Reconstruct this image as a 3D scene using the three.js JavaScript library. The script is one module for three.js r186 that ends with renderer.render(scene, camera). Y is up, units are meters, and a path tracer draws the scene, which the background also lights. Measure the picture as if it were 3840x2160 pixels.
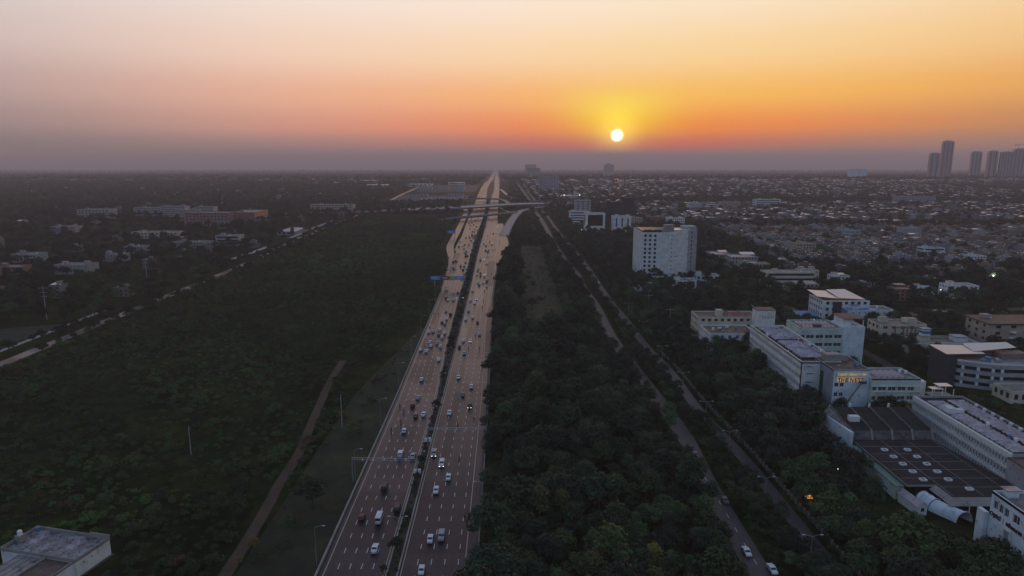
import * as THREE from 'three';
import { mergeGeometries } from 'three/addons/utils/BufferGeometryUtils.js';
import { MarchingCubes } from 'three/addons/objects/MarchingCubes.js';
import { FontLoader } from 'three/addons/loaders/FontLoader.js';
import { TextGeometry } from 'three/addons/geometries/TextGeometry.js';

// ---------------------------------------------------------------- camera, sky, sun, air, exposure
const scene = new THREE.Scene();
const camera = new THREE.PerspectiveCamera(45.73, 16 / 9, 1, 90000);
camera.position.set(0, 107, 0);
camera.rotation.x = -0.19104;                       // a drone 107 m up, looking 10.9 degrees down along the motorway
const SUN = new THREE.Vector3(0.1483, 0.0285, -0.9885).normalize();
const sunAzimuth = Math.atan2(SUN.x, -SUN.z), sunHeight = Math.asin(SUN.y);

const lin = (c) => { c /= 255; return c <= 0.04045 ? c / 12.92 : Math.pow((c + 0.055) / 1.055, 2.4); };
// dusk sky: rows by height above the horizon, columns by bearing from the sun (degrees), sRGB
const SKY_AZ = [-180, -115, -80, -46, -29, -9, 0, 14, 28, 60, 100, 180];
const SKY_EL = [0, 0.9, 2.3, 4.7, 8, 11.5, 18, 30, 50, 90];
const SKY_RGB = [
  [[100, 104, 124], [102, 101, 116], [108, 103, 112], [126, 116, 119], [140, 119, 119], [164, 119, 114], [196, 104, 92], [160, 118, 110], [144, 118, 111], [122, 108, 108], [108, 102, 112], [100, 104, 124]],
  [[104, 109, 130], [105, 104, 120], [112, 106, 114], [134, 122, 124], [170, 136, 129], [200, 128, 110], [240, 96, 70], [194, 128, 102], [168, 132, 110], [130, 112, 106], [111, 104, 114], [104, 109, 130]],
  [[110, 117, 140], [110, 111, 127], [122, 114, 121], [158, 141, 141], [214, 158, 140], [248, 146, 98], [255, 142, 54], [248, 146, 78], [204, 144, 96], [142, 118, 106], [116, 109, 119], [110, 117, 140]],
  [[120, 130, 156], [118, 122, 140], [132, 125, 133], [186, 164, 161], [236, 180, 156], [255, 182, 122], [255, 192, 94], [255, 190, 96], [240, 172, 98], [158, 130, 108], [124, 120, 128], [120, 130, 156]],
  [[124, 138, 168], [124, 132, 152], [146, 139, 147], [210, 192, 188], [246, 211, 191], [255, 217, 176], [255, 218, 164], [254, 214, 156], [248, 202, 142], [176, 150, 124], [130, 130, 140], [124, 138, 168]],
  [[126, 143, 176], [126, 138, 162], [148, 143, 150], [218, 208, 208], [246, 225, 214], [255, 232, 212], [255, 232, 202], [254, 228, 196], [252, 220, 176], [188, 166, 142], [135, 138, 149], [126, 143, 176]],
  [[134, 156, 190], [131, 150, 178], [146, 152, 170], [180, 172, 182], [200, 178, 180], [214, 180, 172], [216, 180, 164], [216, 178, 156], [206, 174, 148], [174, 166, 156], [137, 147, 163], [134, 156, 190]],
  [[142, 166, 204], [140, 161, 196], [142, 156, 184], [146, 152, 176], [153, 151, 172], [157, 150, 168], [158, 150, 166], [157, 150, 165], [153, 150, 165], [154, 162, 174], [141, 156, 184], [142, 166, 204]],
  [[130, 154, 192], [128, 150, 188], [127, 148, 183], [130, 147, 176], [133, 148, 175], [135, 149, 175], [135, 149, 175], [135, 149, 175], [134, 148, 175], [130, 146, 176], [128, 149, 185], [130, 154, 192]],
  [[108, 129, 166], [108, 129, 166], [108, 129, 166], [108, 129, 166], [108, 129, 166], [108, 129, 166], [108, 129, 166], [108, 129, 166], [108, 129, 166], [108, 129, 166], [108, 129, 166], [108, 129, 166]],
].map((row) => row.map((c) => c.map(lin)));
const span = (list, v) => { let i = 0; while (i < list.length - 2 && v > list[i + 1]) i++; const t = Math.min(1, Math.max(0, (v - list[i]) / (list[i + 1] - list[i]))); return [i, t * t * (3 - 2 * t) * 0.5 + t * 0.5]; };
{
  const W = 4096, Hh = 2048, data = new Float32Array(W * Hh * 4), deg = 180 / Math.PI;
  for (let r = 0; r < Hh; r++) {
    const el = ((r + 0.5) / Hh - 0.5) * Math.PI, [ei, et] = span(SKY_EL, Math.max(0, el * deg));
    for (let c = 0; c < W; c++) {
      const a = ((c + 0.5) / W - 0.5) * 2 * Math.PI, dx = Math.cos(a) * Math.cos(el), dz = Math.sin(a) * Math.cos(el), dy = Math.sin(el);
      let az = (Math.atan2(dx, -dz) - sunAzimuth) * deg;
      if (az > 180) az -= 360; if (az < -180) az += 360;
      const five = [-7, -3.5, 0, 3.5, 7].map((k) => { let q = az + k; if (q > 180) q -= 360; if (q < -180) q += 360; return span(SKY_AZ, q); });
      // distance from the sun in degrees: its aureole and its dusty white face
      const d = Math.acos(Math.min(1, dx * SUN.x + dy * SUN.y + dz * SUN.z)) * deg, up = (el - sunHeight) * deg;
      const ring = Math.exp(-d * d / 2.4), wide = Math.exp(-(az * az / 16 + (up - 1.4) * (up - 1.4) / 3.6)), low = Math.exp(-(az * az / 40 + (up + 1.0) * (up + 1.0) / 0.9));
      const disc = 1 / (1 + Math.exp((d - 0.39) / 0.05));
      const add = [ring * 0.35 + wide * 0.06 + disc * 3.2, ring * 0.34 + wide * 0.32 - low * 0.02 + disc * 3.0, ring * 0.05 - wide * 0.03 + disc * 2.4], o = (r * W + c) * 4;
      for (let k = 0; k < 3; k++) {
        let v = 0;
        for (const [ai, at] of five) { const p = SKY_RGB[ei][ai][k], q = SKY_RGB[ei][ai + 1][k], s = SKY_RGB[ei + 1][ai][k], t = SKY_RGB[ei + 1][ai + 1][k]; v += ((p + (q - p) * at) * (1 - et) + (s + (t - s) * at) * et) / 5; }
        data[o + k] = Math.max(0.01, v + add[k]);
      }
      data[o + 3] = 1;
    }
  }
  const sky = new THREE.DataTexture(data, W, Hh, THREE.RGBAFormat, THREE.FloatType);
  sky.mapping = THREE.EquirectangularReflectionMapping; sky.magFilter = THREE.LinearFilter; sky.needsUpdate = true;
  scene.background = sky; scene.environment = sky;
}
const sun = new THREE.DirectionalLight(new THREE.Color().setRGB(1, 0.44, 0.22), 1.5);
sun.name = 'sun'; sun.position.copy(SUN).multiplyScalar(4000); sun.castShadow = true;
sun.shadow.mapSize.set(4096, 4096);
Object.assign(sun.shadow.camera, { left: -900, right: 900, top: 600, bottom: -600, near: 100, far: 9000 });
scene.add(sun, sun.target);
scene.fog = new THREE.FogExp2(new THREE.Color().setRGB(1, 0.9, 0.86), 0.000126);
const renderer = new THREE.WebGLRenderer({ antialias: true });
renderer.toneMapping = THREE.LinearToneMapping;
renderer.toneMappingExposure = 1;
renderer.shadowMap.enabled = true;

// ---------------------------------------------------------------- helpers
let seed = 20240611;
const rnd = () => { seed = (seed + 0x6d2b79f5) | 0; let t = Math.imul(seed ^ (seed >>> 15), 1 | seed); t = (t + Math.imul(t ^ (t >>> 7), 61 | t)) ^ t; return ((t ^ (t >>> 14)) >>> 0) / 4294967296; };
const rr = (a, b) => a + (b - a) * rnd(), pick = (a) => a[Math.floor(rnd() * a.length) % a.length];
const hash = (i, j, s) => { let h = Math.imul(i, 374761393) ^ Math.imul(j, 668265263) ^ Math.imul(s, 2246822519); h = Math.imul(h ^ (h >>> 13), 1274126177); return ((h ^ (h >>> 16)) >>> 0) / 4294967296; };
function vnoise(x, y, period, s) {
  const i = Math.floor(x), j = Math.floor(y), fx = x - i, fy = y - j, u = fx * fx * (3 - 2 * fx), v = fy * fy * (3 - 2 * fy), m = (n) => ((n % period) + period) % period;
  const a = hash(m(i), m(j), s), b = hash(m(i + 1), m(j), s), c = hash(m(i), m(j + 1), s), d = hash(m(i + 1), m(j + 1), s);
  return (a + (b - a) * u) * (1 - v) + (c + (d - c) * u) * v;
}
function fbm(u, v, base, oct, s) { let a = 0.5, sum = 0, f = base, n = 0; for (let k = 0; k < oct; k++) { sum += a * vnoise(u * f, v * f, f, s + k); n += a; a *= 0.55; f *= 2; } return sum / n; }
function makeTexture(size, metres, fn, srgb = true) {
  const d = new Uint8Array(size * size * 4);
  for (let y = 0; y < size; y++) for (let x = 0; x < size; x++) {
    const c = fn(x / size, y / size), o = (y * size + x) * 4;
    for (let k = 0; k < 3; k++) d[o + k] = Math.max(0, Math.min(255, 255 * (c.length ? c[k] : c)));
    d[o + 3] = 255;
  }
  const t = new THREE.DataTexture(d, size, size); t.wrapS = t.wrapT = THREE.RepeatWrapping; t.magFilter = THREE.LinearFilter; t.minFilter = THREE.LinearMipmapLinearFilter; t.generateMipmaps = true;
  if (srgb) t.colorSpace = THREE.SRGBColorSpace;
  t.repeat.set(1 / metres, 1 / metres); t.needsUpdate = true;
  return t;
}
// tints are near white (they multiply the material's own colour); uv is in metres everywhere
const T = {
  plaster: makeTexture(512, 14, (u, v) => { const a = fbm(u, v, 4, 6, 11), st = fbm(u * 1, v, 32, 3, 3), b = fbm(u, v, 10, 4, 5); let k = 0.80 + 0.2 * a + 0.05 * st; if (b > 0.62) k -= (b - 0.62) * 1.1; return [k, k * 0.995, k * 0.98]; }),
  asphalt: makeTexture(1024, 30, (u, v) => { const a = fbm(u, v, 6, 7, 21), lane = fbm(u, v * 0.999, 48, 3, 33), g = hash(Math.floor(u * 1024), Math.floor(v * 1024), 5); const k = 0.62 + 0.34 * a + 0.12 * lane - 0.1 + 0.12 * g; return [k, k * 0.985, k * 0.98]; }),
  roof: makeTexture(512, 18, (u, v) => { const a = fbm(u, v, 5, 6, 41), b = fbm(u, v, 14, 4, 45); let k = 0.55 + 0.5 * a; if (b > 0.58) k -= (b - 0.58) * 1.6; if (b < 0.36) k += (0.36 - b) * 1.2; return [k, k * 0.98, k * 0.96]; }),
  soil: makeTexture(1024, 120, (u, v) => { const a = fbm(u, v, 6, 7, 61), b = fbm(u, v, 12, 6, 65), c = fbm(u, v, 40, 5, 69); const t = Math.max(0, Math.min(1, (b - 0.42) * 4)); const k = 0.45 + 0.75 * c; return [(0.52 * (1 - t) + 0.86 * t) * k * (0.7 + 0.5 * a), (0.66 * (1 - t) + 0.80 * t) * k * (0.7 + 0.5 * a), (0.40 * (1 - t) + 0.58 * t) * k * (0.7 + 0.5 * a)]; }),
  dirt: makeTexture(512, 22, (u, v) => { const a = fbm(u, v, 5, 6, 81), c = fbm(u, v, 30, 4, 85); const k = 0.55 + 0.4 * a + 0.2 * c; return [k, k * 0.96, k * 0.9]; }),
  stain: makeTexture(512, 12, (u, v) => { const a = fbm(u, v * 1, 5, 6, 141), b = fbm(u, v, 20, 4, 145); let k = 0.35 + 0.75 * a; if (b > 0.55) k -= (b - 0.55) * 2.2; return [k, k * 0.99, k * 0.99]; }),
  bumpFine: makeTexture(512, 6, (u, v) => fbm(u, v, 16, 5, 91), false),
};
const C = (r, g, b) => new THREE.Color().setRGB(r, g, b);
const std = (color, o = {}) => new THREE.MeshStandardMaterial({ color, roughness: 0.85, metalness: 0, ...o });
const plasterOf = (r, g, b, o = {}) => std(C(r, g, b), { map: T.plaster, roughness: 0.8, ...o });
const road = (r, g, b, roughness) => new THREE.MeshPhysicalMaterial({ color: C(r, g, b), map: T.asphalt, roughness, specularColor: C(1, 0.84, 0.90), specularIntensity: 0.64 });
const M = {
  soil: new THREE.MeshPhysicalMaterial({ color: C(0.046, 0.074, 0.024), map: T.soil, roughness: 1, specularIntensity: 0.15 }),
  asphalt: road(0.036, 0.038, 0.045, 0.33),
  asphaltOil: road(0.027, 0.028, 0.033, 0.36),
  asphaltDark: road(0.022, 0.023, 0.028, 0.42),
  asphaltPale: road(0.062, 0.058, 0.064, 0.31),
  yard: std(C(0.065, 0.060, 0.058), { map: T.dirt, roughness: 0.95 }),
  shoulder: std(C(0.085, 0.08, 0.078), { map: T.dirt, roughness: 0.75 }),
  serviceAsphalt: std(C(0.056, 0.058, 0.064), { map: T.asphalt, roughness: 0.6 }),
  concrete: std(C(0.30, 0.29, 0.27), { map: T.plaster, roughness: 0.75 }),
  concreteDark: std(C(0.15, 0.145, 0.14), { map: T.roof, roughness: 0.8 }),
  deck: std(C(0.34, 0.32, 0.32), { map: T.asphalt, roughness: 0.55 }),
  paint: std(C(0.62, 0.62, 0.60), { roughness: 0.6 }),
  yellow: std(C(0.46, 0.40, 0.26), { roughness: 0.65 }),
  dirt: std(C(0.082, 0.058, 0.042), { map: T.dirt, roughness: 1 }),
  lawn: std(C(0.050, 0.060, 0.024), { map: T.soil, roughness: 1 }),
  field: std(C(0.15, 0.14, 0.07), { map: T.soil, roughness: 1 }),
  steel: std(C(0.30, 0.31, 0.31), { roughness: 0.45, metalness: 0.5 }),
  steelDark: std(C(0.08, 0.085, 0.085), { roughness: 0.5, metalness: 0.4 }),
  glass: std(C(0.016, 0.02, 0.024), { roughness: 0.12 }),
  glassGrey: std(C(0.05, 0.055, 0.06), { roughness: 0.2 }),
  white: plasterOf(0.74, 0.78, 0.77), whiteCool: plasterOf(0.66, 0.78, 0.84), cream: plasterOf(0.62, 0.58, 0.45), beige: plasterOf(0.44, 0.39, 0.31), pink: plasterOf(0.30, 0.19, 0.18),
  hazyWall: plasterOf(0.50, 0.44, 0.42), offWhite: plasterOf(0.34, 0.35, 0.35), greyWall: plasterOf(0.36, 0.38, 0.40), bluegrey: plasterOf(0.28, 0.31, 0.37), brown: plasterOf(0.24, 0.17, 0.13), brick: plasterOf(0.30, 0.16, 0.11), paleGreen: plasterOf(0.54, 0.64, 0.60), darkWall: plasterOf(0.05, 0.052, 0.058),
  roofGrey: std(C(0.20, 0.195, 0.195), { map: T.roof, roughness: 0.55 }), roofDark: std(C(0.024, 0.022, 0.025), { map: T.roof, roughness: 0.97 }), roofBrown: std(C(0.12, 0.085, 0.07), { map: T.roof, roughness: 0.6 }), roofLight: std(C(0.36, 0.35, 0.35), { map: T.roof, roughness: 0.5 }),
  sheetGrey: std(C(0.50, 0.47, 0.54), { map: T.roof, roughness: 0.42, metalness: 0.25 }), sheetBright: std(C(0.62, 0.60, 0.58), { roughness: 0.3, metalness: 0.35 }), sheetBlue: std(C(0.06, 0.17, 0.36), { roughness: 0.4, metalness: 0.2 }), sheetGreen: std(C(0.10, 0.20, 0.15), { roughness: 0.6 }),
  tyre: std(C(0.012, 0.012, 0.012), { roughness: 0.9 }), tankWhite: std(C(0.72, 0.74, 0.76), { roughness: 0.4 }), tankBlue: std(C(0.05, 0.16, 0.34), { roughness: 0.5 }),
  bark: std(C(0.05, 0.038, 0.028), { roughness: 1 }),
};
class MB {                                                  // gathers faces (uv in metres) into one geometry
  constructor() { this.p = []; this.n = []; this.t = []; this.i = []; this.m = null; }
  at(m) { this.m = m; return this; }
  quad(a, b, c, d) {
    const P = [a, b, c, d].map((q) => new THREE.Vector3(...q)); if (this.m) P.forEach((q) => q.applyMatrix4(this.m));
    const e = P[1].clone().sub(P[0]), f = P[3].clone().sub(P[0]), n = e.clone().cross(P[2].clone().sub(P[0]));
    if (n.lengthSq() < 1e-12) n.copy(P[2].clone().sub(P[0]).cross(f)); n.normalize();
    const up = Math.abs(n.y) > 0.9, s = this.p.length / 3;
    for (const q of P) {
      this.p.push(q.x, q.y, q.z); this.n.push(n.x, n.y, n.z);
      if (up) this.t.push(q.x, -q.z); else { const l = Math.hypot(n.x, n.z); this.t.push((q.x * n.z - q.z * n.x) / l, q.y); }
    }
    this.i.push(s, s + 1, s + 2, s, s + 2, s + 3);
    return this;
  }
  box(x0, y0, z0, x1, y1, z1) {
    this.quad([x0, y0, z1], [x1, y0, z1], [x1, y1, z1], [x0, y1, z1]); this.quad([x1, y0, z0], [x0, y0, z0], [x0, y1, z0], [x1, y1, z0]);
    this.quad([x1, y0, z1], [x1, y0, z0], [x1, y1, z0], [x1, y1, z1]); this.quad([x0, y0, z0], [x0, y0, z1], [x0, y1, z1], [x0, y1, z0]);
    this.quad([x0, y1, z1], [x1, y1, z1], [x1, y1, z0], [x0, y1, z0]); this.quad([x0, y0, z0], [x1, y0, z0], [x1, y0, z1], [x0, y0, z1]);
    return this;
  }
  prism(poly, y0, y1, lid = true) {                         // poly counter-clockwise seen from above with z towards the viewer
    const k = poly.length;
    for (let i = 0; i < k; i++) { const a = poly[i], b = poly[(i + 1) % k]; this.quad([a[0], y0, a[1]], [b[0], y0, b[1]], [b[0], y1, b[1]], [a[0], y1, a[1]]); }
    if (lid) { const tri = THREE.ShapeUtils.triangulateShape(poly.map((q) => new THREE.Vector2(q[0], -q[1])), []); for (const [a, b, c] of tri) { const A = [poly[a][0], y1, poly[a][1]], B = [poly[b][0], y1, poly[b][1]], D = [poly[c][0], y1, poly[c][1]]; this.quad(A, B, D, D); } }
    return this;
  }
  tube(a, b, r0, r1 = r0, n = 6) {
    const A = new THREE.Vector3(...a), B = new THREE.Vector3(...b), d = B.clone().sub(A).normalize(), u = Math.abs(d.y) > 0.9 ? new THREE.Vector3(1, 0, 0) : new THREE.Vector3(0, 1, 0), e = u.clone().cross(d).normalize(), f = d.clone().cross(e);
    const ring = (P, r, k) => { const w = 2 * Math.PI * k / n; return P.clone().addScaledVector(e, r * Math.cos(w)).addScaledVector(f, r * Math.sin(w)).toArray(); };
    for (let k = 0; k < n; k++) { this.quad(ring(A, r0, k), ring(A, r0, k + 1), ring(B, r1, k + 1), ring(B, r1, k)); this.quad(B.toArray(), ring(B, r1, k), ring(B, r1, k + 1), ring(B, r1, k + 1)); }
    return this;
  }
  geo() { const g = new THREE.BufferGeometry(); g.setAttribute('position', new THREE.Float32BufferAttribute(this.p, 3)); g.setAttribute('normal', new THREE.Float32BufferAttribute(this.n, 3)); g.setAttribute('uv', new THREE.Float32BufferAttribute(this.t, 2)); g.setIndex(this.i); return g; }
  mesh(name, mat, parent) { return put(name, this.geo(), mat, parent); }
}
const taken = new Map();
const numbered = (name) => { const k = taken.get(name) ?? 0; taken.set(name, k + 1); return k ? name + '_' + String(k).padStart(3, '0') : name; };
function put(name, geo, mat, parent) { const o = new THREE.Mesh(geo, mat); o.castShadow = o.receiveShadow = true; o.name = parent ? name : numbered(name); (parent ?? scene).add(o); return o; }
function tag(o, label, category, group, kind) { if (label) o.userData.label = label; if (category) o.userData.category = category; if (group) o.userData.group = group; if (kind) o.userData.kind = kind; return o; }
function thing(name, label, category, x = 0, z = 0, y = 0, turn = 0, group) { const o = new THREE.Group(); o.name = numbered(name); o.position.set(x, y + LAND(z), z); o.rotation.y = turn; scene.add(o); return tag(o, label, category, group); }
function copyOf(proto, x, y, z, turn, label, group, name) { const o = proto.clone(); o.name = numbered(name ?? proto.userData.base ?? proto.name); o.position.set(x, y, z); o.rotation.y = turn; o.userData = { ...proto.userData }; delete o.userData.base; if (label) o.userData.label = label; if (group) o.userData.group = group; scene.add(o); return o; }
const LAND = (z) => z > -2800 ? 0 : (z + 2800) * 0.019;        // the plain falls away beyond the town
const UNIT = new THREE.BoxGeometry(1, 1, 1);
function block(name, mat, parent, x, y, z, sx, sy, sz, turn = 0) { const o = put(name, UNIT, mat, parent); o.position.set(x, y, z); o.scale.set(sx, sy, sz); o.rotation.y = turn; return o; }
const lerpList = (zs, vs, z) => { let i = 0; while (i < zs.length - 2 && z < zs[i + 1]) i++; const t = (z - zs[i]) / (zs[i + 1] - zs[i]); return vs[i] + (vs[i + 1] - vs[i]) * t; };
// facade: a skin of wall t thick in front of the plane through o, with real openings; panes stand in the depth of the openings
function facade(group, wall, o, dir, width, y0, y1, rows, cols, t, paneMat, paneName = 'window', frameMat) {
  const [ux, uz] = dir, n = [-uz, ux], m = new THREE.Matrix4().makeBasis(new THREE.Vector3(ux, 0, uz), new THREE.Vector3(0, 1, 0), new THREE.Vector3(n[0], 0, n[1])).setPosition(o[0], 0, o[1]);
  wall.at(m); let y = y0;
  for (const [a, b] of rows) {
    if (a > y) wall.box(0, y, 0, width, a, t);
    let u = 0; for (const [c, d] of cols) { if (c > u) wall.box(u, a, 0, c, b, t); u = d; } if (u < width) wall.box(u, a, 0, width, b, t);
    y = b;
  }
  if (y < y1) wall.box(0, y, 0, width, y1, t);
  wall.at(null);
  const turn = Math.atan2(-uz, ux);
  for (const [a, b] of rows) for (const [c, d] of cols) {
    const um = (c + d) / 2, P = [o[0] + ux * um + n[0] * 0.05, (a + b) / 2, o[1] + uz * um + n[1] * 0.05];
    const w = block(paneName, paneMat, group, P[0], P[1], P[2], d - c, b - a, 0.06, turn);
    if (frameMat) {
      const f = put('window_frame', FRAME, frameMat, w); f.position.z = 0.9;
    }
  }
}
const FRAME = new MB().box(-0.5, -0.5, -0.5, -0.46, 0.5, 0.5).box(0.46, -0.5, -0.5, 0.5, 0.5, 0.5).box(-0.46, 0.44, -0.5, 0.46, 0.5, 0.5).box(-0.46, -0.5, -0.5, 0.46, -0.44, 0.5).box(-0.02, -0.44, -0.5, 0.02, 0.44, 0.5).geo();
const repeatCols = (n, width, w, u0 = 0) => Array.from({ length: n }, (_, k) => { const c = u0 + (k + 0.5) * width / n; return [c - w / 2, c + w / 2]; });
// ---------------------------------------------------------------- ground and motorway
{
  const g = new THREE.PlaneGeometry(90000, 60000, 30, 400); g.rotateX(-Math.PI / 2); g.translate(0, -0.02, -22000);
  const uv = g.attributes.uv, p = g.attributes.position; for (let i = 0; i < uv.count; i++) { uv.setXY(i, p.getX(i), -p.getZ(i)); p.setY(i, -0.02 + LAND(p.getZ(i))); } g.computeVertexNormals();
  tag(put('ground', g, M.soil), 'dark scrubby ground reaching to the hazy horizon', 'ground', null, 'structure');
}
const RZ = [-100, -160, -290, -400, -520, -600, -730, -830, -920, -1160, -1370, -1780, -2300, -3364, -8000, -20000];
const ROAD = {
  L0: [-50.6, -51, -52.4, -54.5, -56.7, -60, -66, -68, -68.4, -76, -79, -92, -105, -118, -222, -491],
  ML: [-32.3, -32.7, -33.9, -38.2, -41.2, -42.3, -45.5, -48, -49.3, -50.5, -54.5, -66, -82, -95, -198, -467],
  MR: [-29.6, -29.8, -31.2, -32.3, -33.8, -35, -37.5, -38.6, -39.2, -42.5, -45.8, -54, -60, -86, -190, -459],
  R0: [-10.2, -10.2, -11.4, -14, -15.5, -15.5, -15.5, -15.5, -17, -25, -28, -34, -42, -61, -165, -434],
};
const edge = (k, z) => lerpList(RZ, ROAD[k], z);
function strip(mb, left, right, z0, z1, y, step = 12) {     // a sheet between two edges given as functions of z
  const n = Math.max(1, Math.ceil(Math.abs(z1 - z0) / step));
  for (let i = 0; i < n; i++) { const a = z0 + (z1 - z0) * i / n, b = z0 + (z1 - z0) * (i + 1) / n; mb.quad([left(a), y + LAND(a), a], [right(a), y + LAND(a), a], [right(b), y + LAND(b), b], [left(b), y + LAND(b), b]); }
  return mb;
}
function ribbon(mb, pts, w, y, ys) {                        // a road of width w along points [x, z]; ys = heights
  for (let i = 0; i + 1 < pts.length; i++) {
    const nrm = (k) => { const a = pts[Math.max(0, k - 1)], b = pts[Math.min(pts.length - 1, k + 1)], l = Math.hypot(b[0] - a[0], b[1] - a[1]); return [-(b[1] - a[1]) / l, (b[0] - a[0]) / l]; };
    const A = pts[i], B = pts[i + 1], na = nrm(i), nb = nrm(i + 1), ya = (ys ? ys[i] : y) + LAND(A[1]), yb = (ys ? ys[i + 1] : y) + LAND(B[1]), h = w / 2;
    mb.quad([A[0] + na[0] * h, ya, A[1] + na[1] * h], [B[0] + nb[0] * h, yb, B[1] + nb[1] * h], [B[0] - nb[0] * h, yb, B[1] - nb[1] * h], [A[0] - na[0] * h, ya, A[1] - na[1] * h]);
  }
  return mb;
}
const smooth = (pts, k = 6) => { const c = new THREE.CatmullRomCurve3(pts.map((p) => new THREE.Vector3(p[0], p[2] ?? 0, p[1])), false, 'centripetal'); return c.getPoints((pts.length - 1) * k).map((v) => [v.x, v.z, v.y]); };
{
  const road = thing('motorway', 'wide ten-lane motorway running straight to the horizon', 'road'); road.userData.kind = 'structure';
  const L = (z) => edge('L0', z) + 0.4, Lm = (z) => edge('ML', z) - 0.3, Rm = (z) => edge('MR', z) + 0.3, R = (z) => edge('R0', z);
  const steps = [[-90, -1000, 15], [-1000, -2800, 60], [-2800, -3400, 60], [-3400, -20000, 800]];
  const left = new MB(), right = new MB();
  for (const [a, b, s] of steps) { strip(left, L, Lm, a, b, 0.03, s); strip(right, Rm, R, a, b, 0.03, s); }
  left.mesh('outbound_carriageway', M.asphalt, road); right.mesh('inbound_carriageway', M.asphalt, road);
  // resurfaced patches, as seen: square-cut panels of darker and paler asphalt
  const lane = (side, k) => side < 0 ? (z) => L(z) + 1.6 + (Lm(z) - L(z) - 2.2) * k / 5 : (z) => Rm(z) + 0.7 + 3.65 * k;
  for (const [side, k0, k1, z0, z1, mat] of [[-1, 0, 2.0, -344, -318, M.asphaltDark], [-1, 2.02, 4, -352, -312, M.asphaltDark], [-1, 0, 2.9, -395, -352, M.asphaltDark], [-1, 3, 5, -300, -268, M.asphaltPale], [-1, 1, 3, -311, -290, M.asphaltPale], [1, 0, 1, -420, -330, M.asphaltPale], [1, 2, 4, -352, -312, M.asphaltPale],
    [1, 4, 5, -480, -360, M.asphaltDark], [1, 1, 2, -300, -230, M.asphaltDark], [-1, 0, 1, -560, -430, M.asphaltDark], [-1, 2, 3.5, -470, -420, M.asphaltPale], [1, 1, 3, -560, -485, M.asphaltPale], [-1, 1, 4, -260, -215, M.asphaltDark], [1, 0, 5, -212, -170, M.asphaltDark], [-1, 0, 5, -205, -172, M.asphaltDark], [1, 3, 5, -700, -560, M.asphaltDark], [-1, 0, 2, -760, -620, M.asphaltDark]])
    strip(new MB(), lane(side, k0), lane(side, k1), z0, z1, 0.0375, 10).mesh('road_patch', mat, road);
  // oil-darkened lane centres and the tarred seams between paving runs
  for (const side of [-1, 1]) for (let k = 0; k < 5; k++) { const c = lane(side, k + 0.5), w = 0.5 + 0.25 * hash(k, side + 2, 8); strip(new MB(), (z) => c(z) - w, (z) => c(z) + w, -90, -900, 0.0335, 15).mesh('oil_stain', M.asphaltOil, road); if (k) { const e = lane(side, k); strip(new MB(), (z) => e(z) + 0.25, (z) => e(z) + 0.33, -90, -900, 0.0335, 15).mesh('tar_seam', M.tyre, road); } }
  // edge lines
  for (const [f, w] of [[(z) => L(z) + 1.5, 0.22], [(z) => Lm(z) - 0.5, 0.18], [(z) => Rm(z) + 0.5, 0.2], [(z) => R(z) - 2.3, 0.24]]) { const mb = new MB(); strip(mb, (z) => f(z) - w / 2, (z) => f(z) + w / 2, -90, -1000, 0.044, 14); mb.mesh('edge_line', M.yellow, road); }
  // lane dashes: near ones each a part, far ones joined
  const near = [], far = new MB(), dash = new MB().box(-0.09, 0, -1.25, 0.09, 0.006, 1.25).geo();
  for (let z = -92; z > -1500; z -= 7.4) for (const side of [-1, 1]) for (let k = 1; k < 5; k++) { const f = side < 0 ? (q) => L(q) + 1.6 + (Lm(q) - L(q) - 2.2) * k / 5 : (q) => Rm(q) + 0.7 + 3.62 * k; near.push([f(z), z + (side < 0 ? 2 : 0)]); }
  near.sort((a, b) => b[1] - a[1]);
  near.forEach(([x, z], i) => { if (i < 300) { const d = put('lane_marking', dash, M.paint, road); d.position.set(x, 0.042, z); d.rotation.y = 0.012; } else far.box(x - 0.08, 0.042, z - 1.25, x + 0.08, 0.048, z + 1.25); });
  far.mesh('far_lane_markings', M.paint, road).userData.kind = 'stuff';
  // shoulder on the right, kerbed median and barriers
  const sh = new MB(); strip(sh, R, (z) => R(z) + 0.9, -90, -740, 0.02, 14); sh.mesh('shoulder', M.shoulder, road);
  const median = thing('median_strip', 'planted median strip with concrete kerbs between the carriageways', 'median'); median.userData.kind = 'structure';
  const soil = new MB(), k1 = new MB(), k2 = new MB();
  for (const [a, b, s] of steps) strip(soil, (z) => edge('ML', z), (z) => edge('MR', z), a, b, 0.14, s); soil.mesh('median_soil', std(C(0.06, 0.044, 0.032), { map: T.dirt, roughness: 1 }), median);
  const kerb = (mb, f, w, h, z0, z1, step = 14) => { for (let z = z0; z > z1; z -= step) { const a = f(z), e = Math.max(z - step, z1), b = f(e); mb.quad([a - w, h, z], [a + w, h, z], [b + w, h, e], [b - w, h, e]); mb.quad([a + w, 0, z], [b + w, 0, e], [b + w, h, e], [a + w, h, z].slice()); mb.quad([b - w, 0, e], [a - w, 0, z], [a - w, h, z], [b - w, h, e]); mb.quad([a - w, 0, z], [a + w, 0, z], [a + w, h, z], [a - w, h, z]); } return mb; };
  kerb(k1, (z) => edge('ML', z), 0.22, 0.36, -90, -1700).mesh('kerb', M.concrete, median); kerb(k2, (z) => edge('MR', z), 0.22, 0.36, -90, -1700).mesh('kerb', M.concrete, median);
  kerb(new MB(), (z) => edge('ML', z) - 0.9, 0.12, 0.26, -90, -900);
  const bar = tag(kerb(new MB(), (z) => edge('L0', z) + 0.2, 0.22, 0.85, -90, -700).mesh('crash_barrier', M.concrete), 'long low concrete barrier along the left edge of the outbound carriageway', 'barrier');
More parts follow.
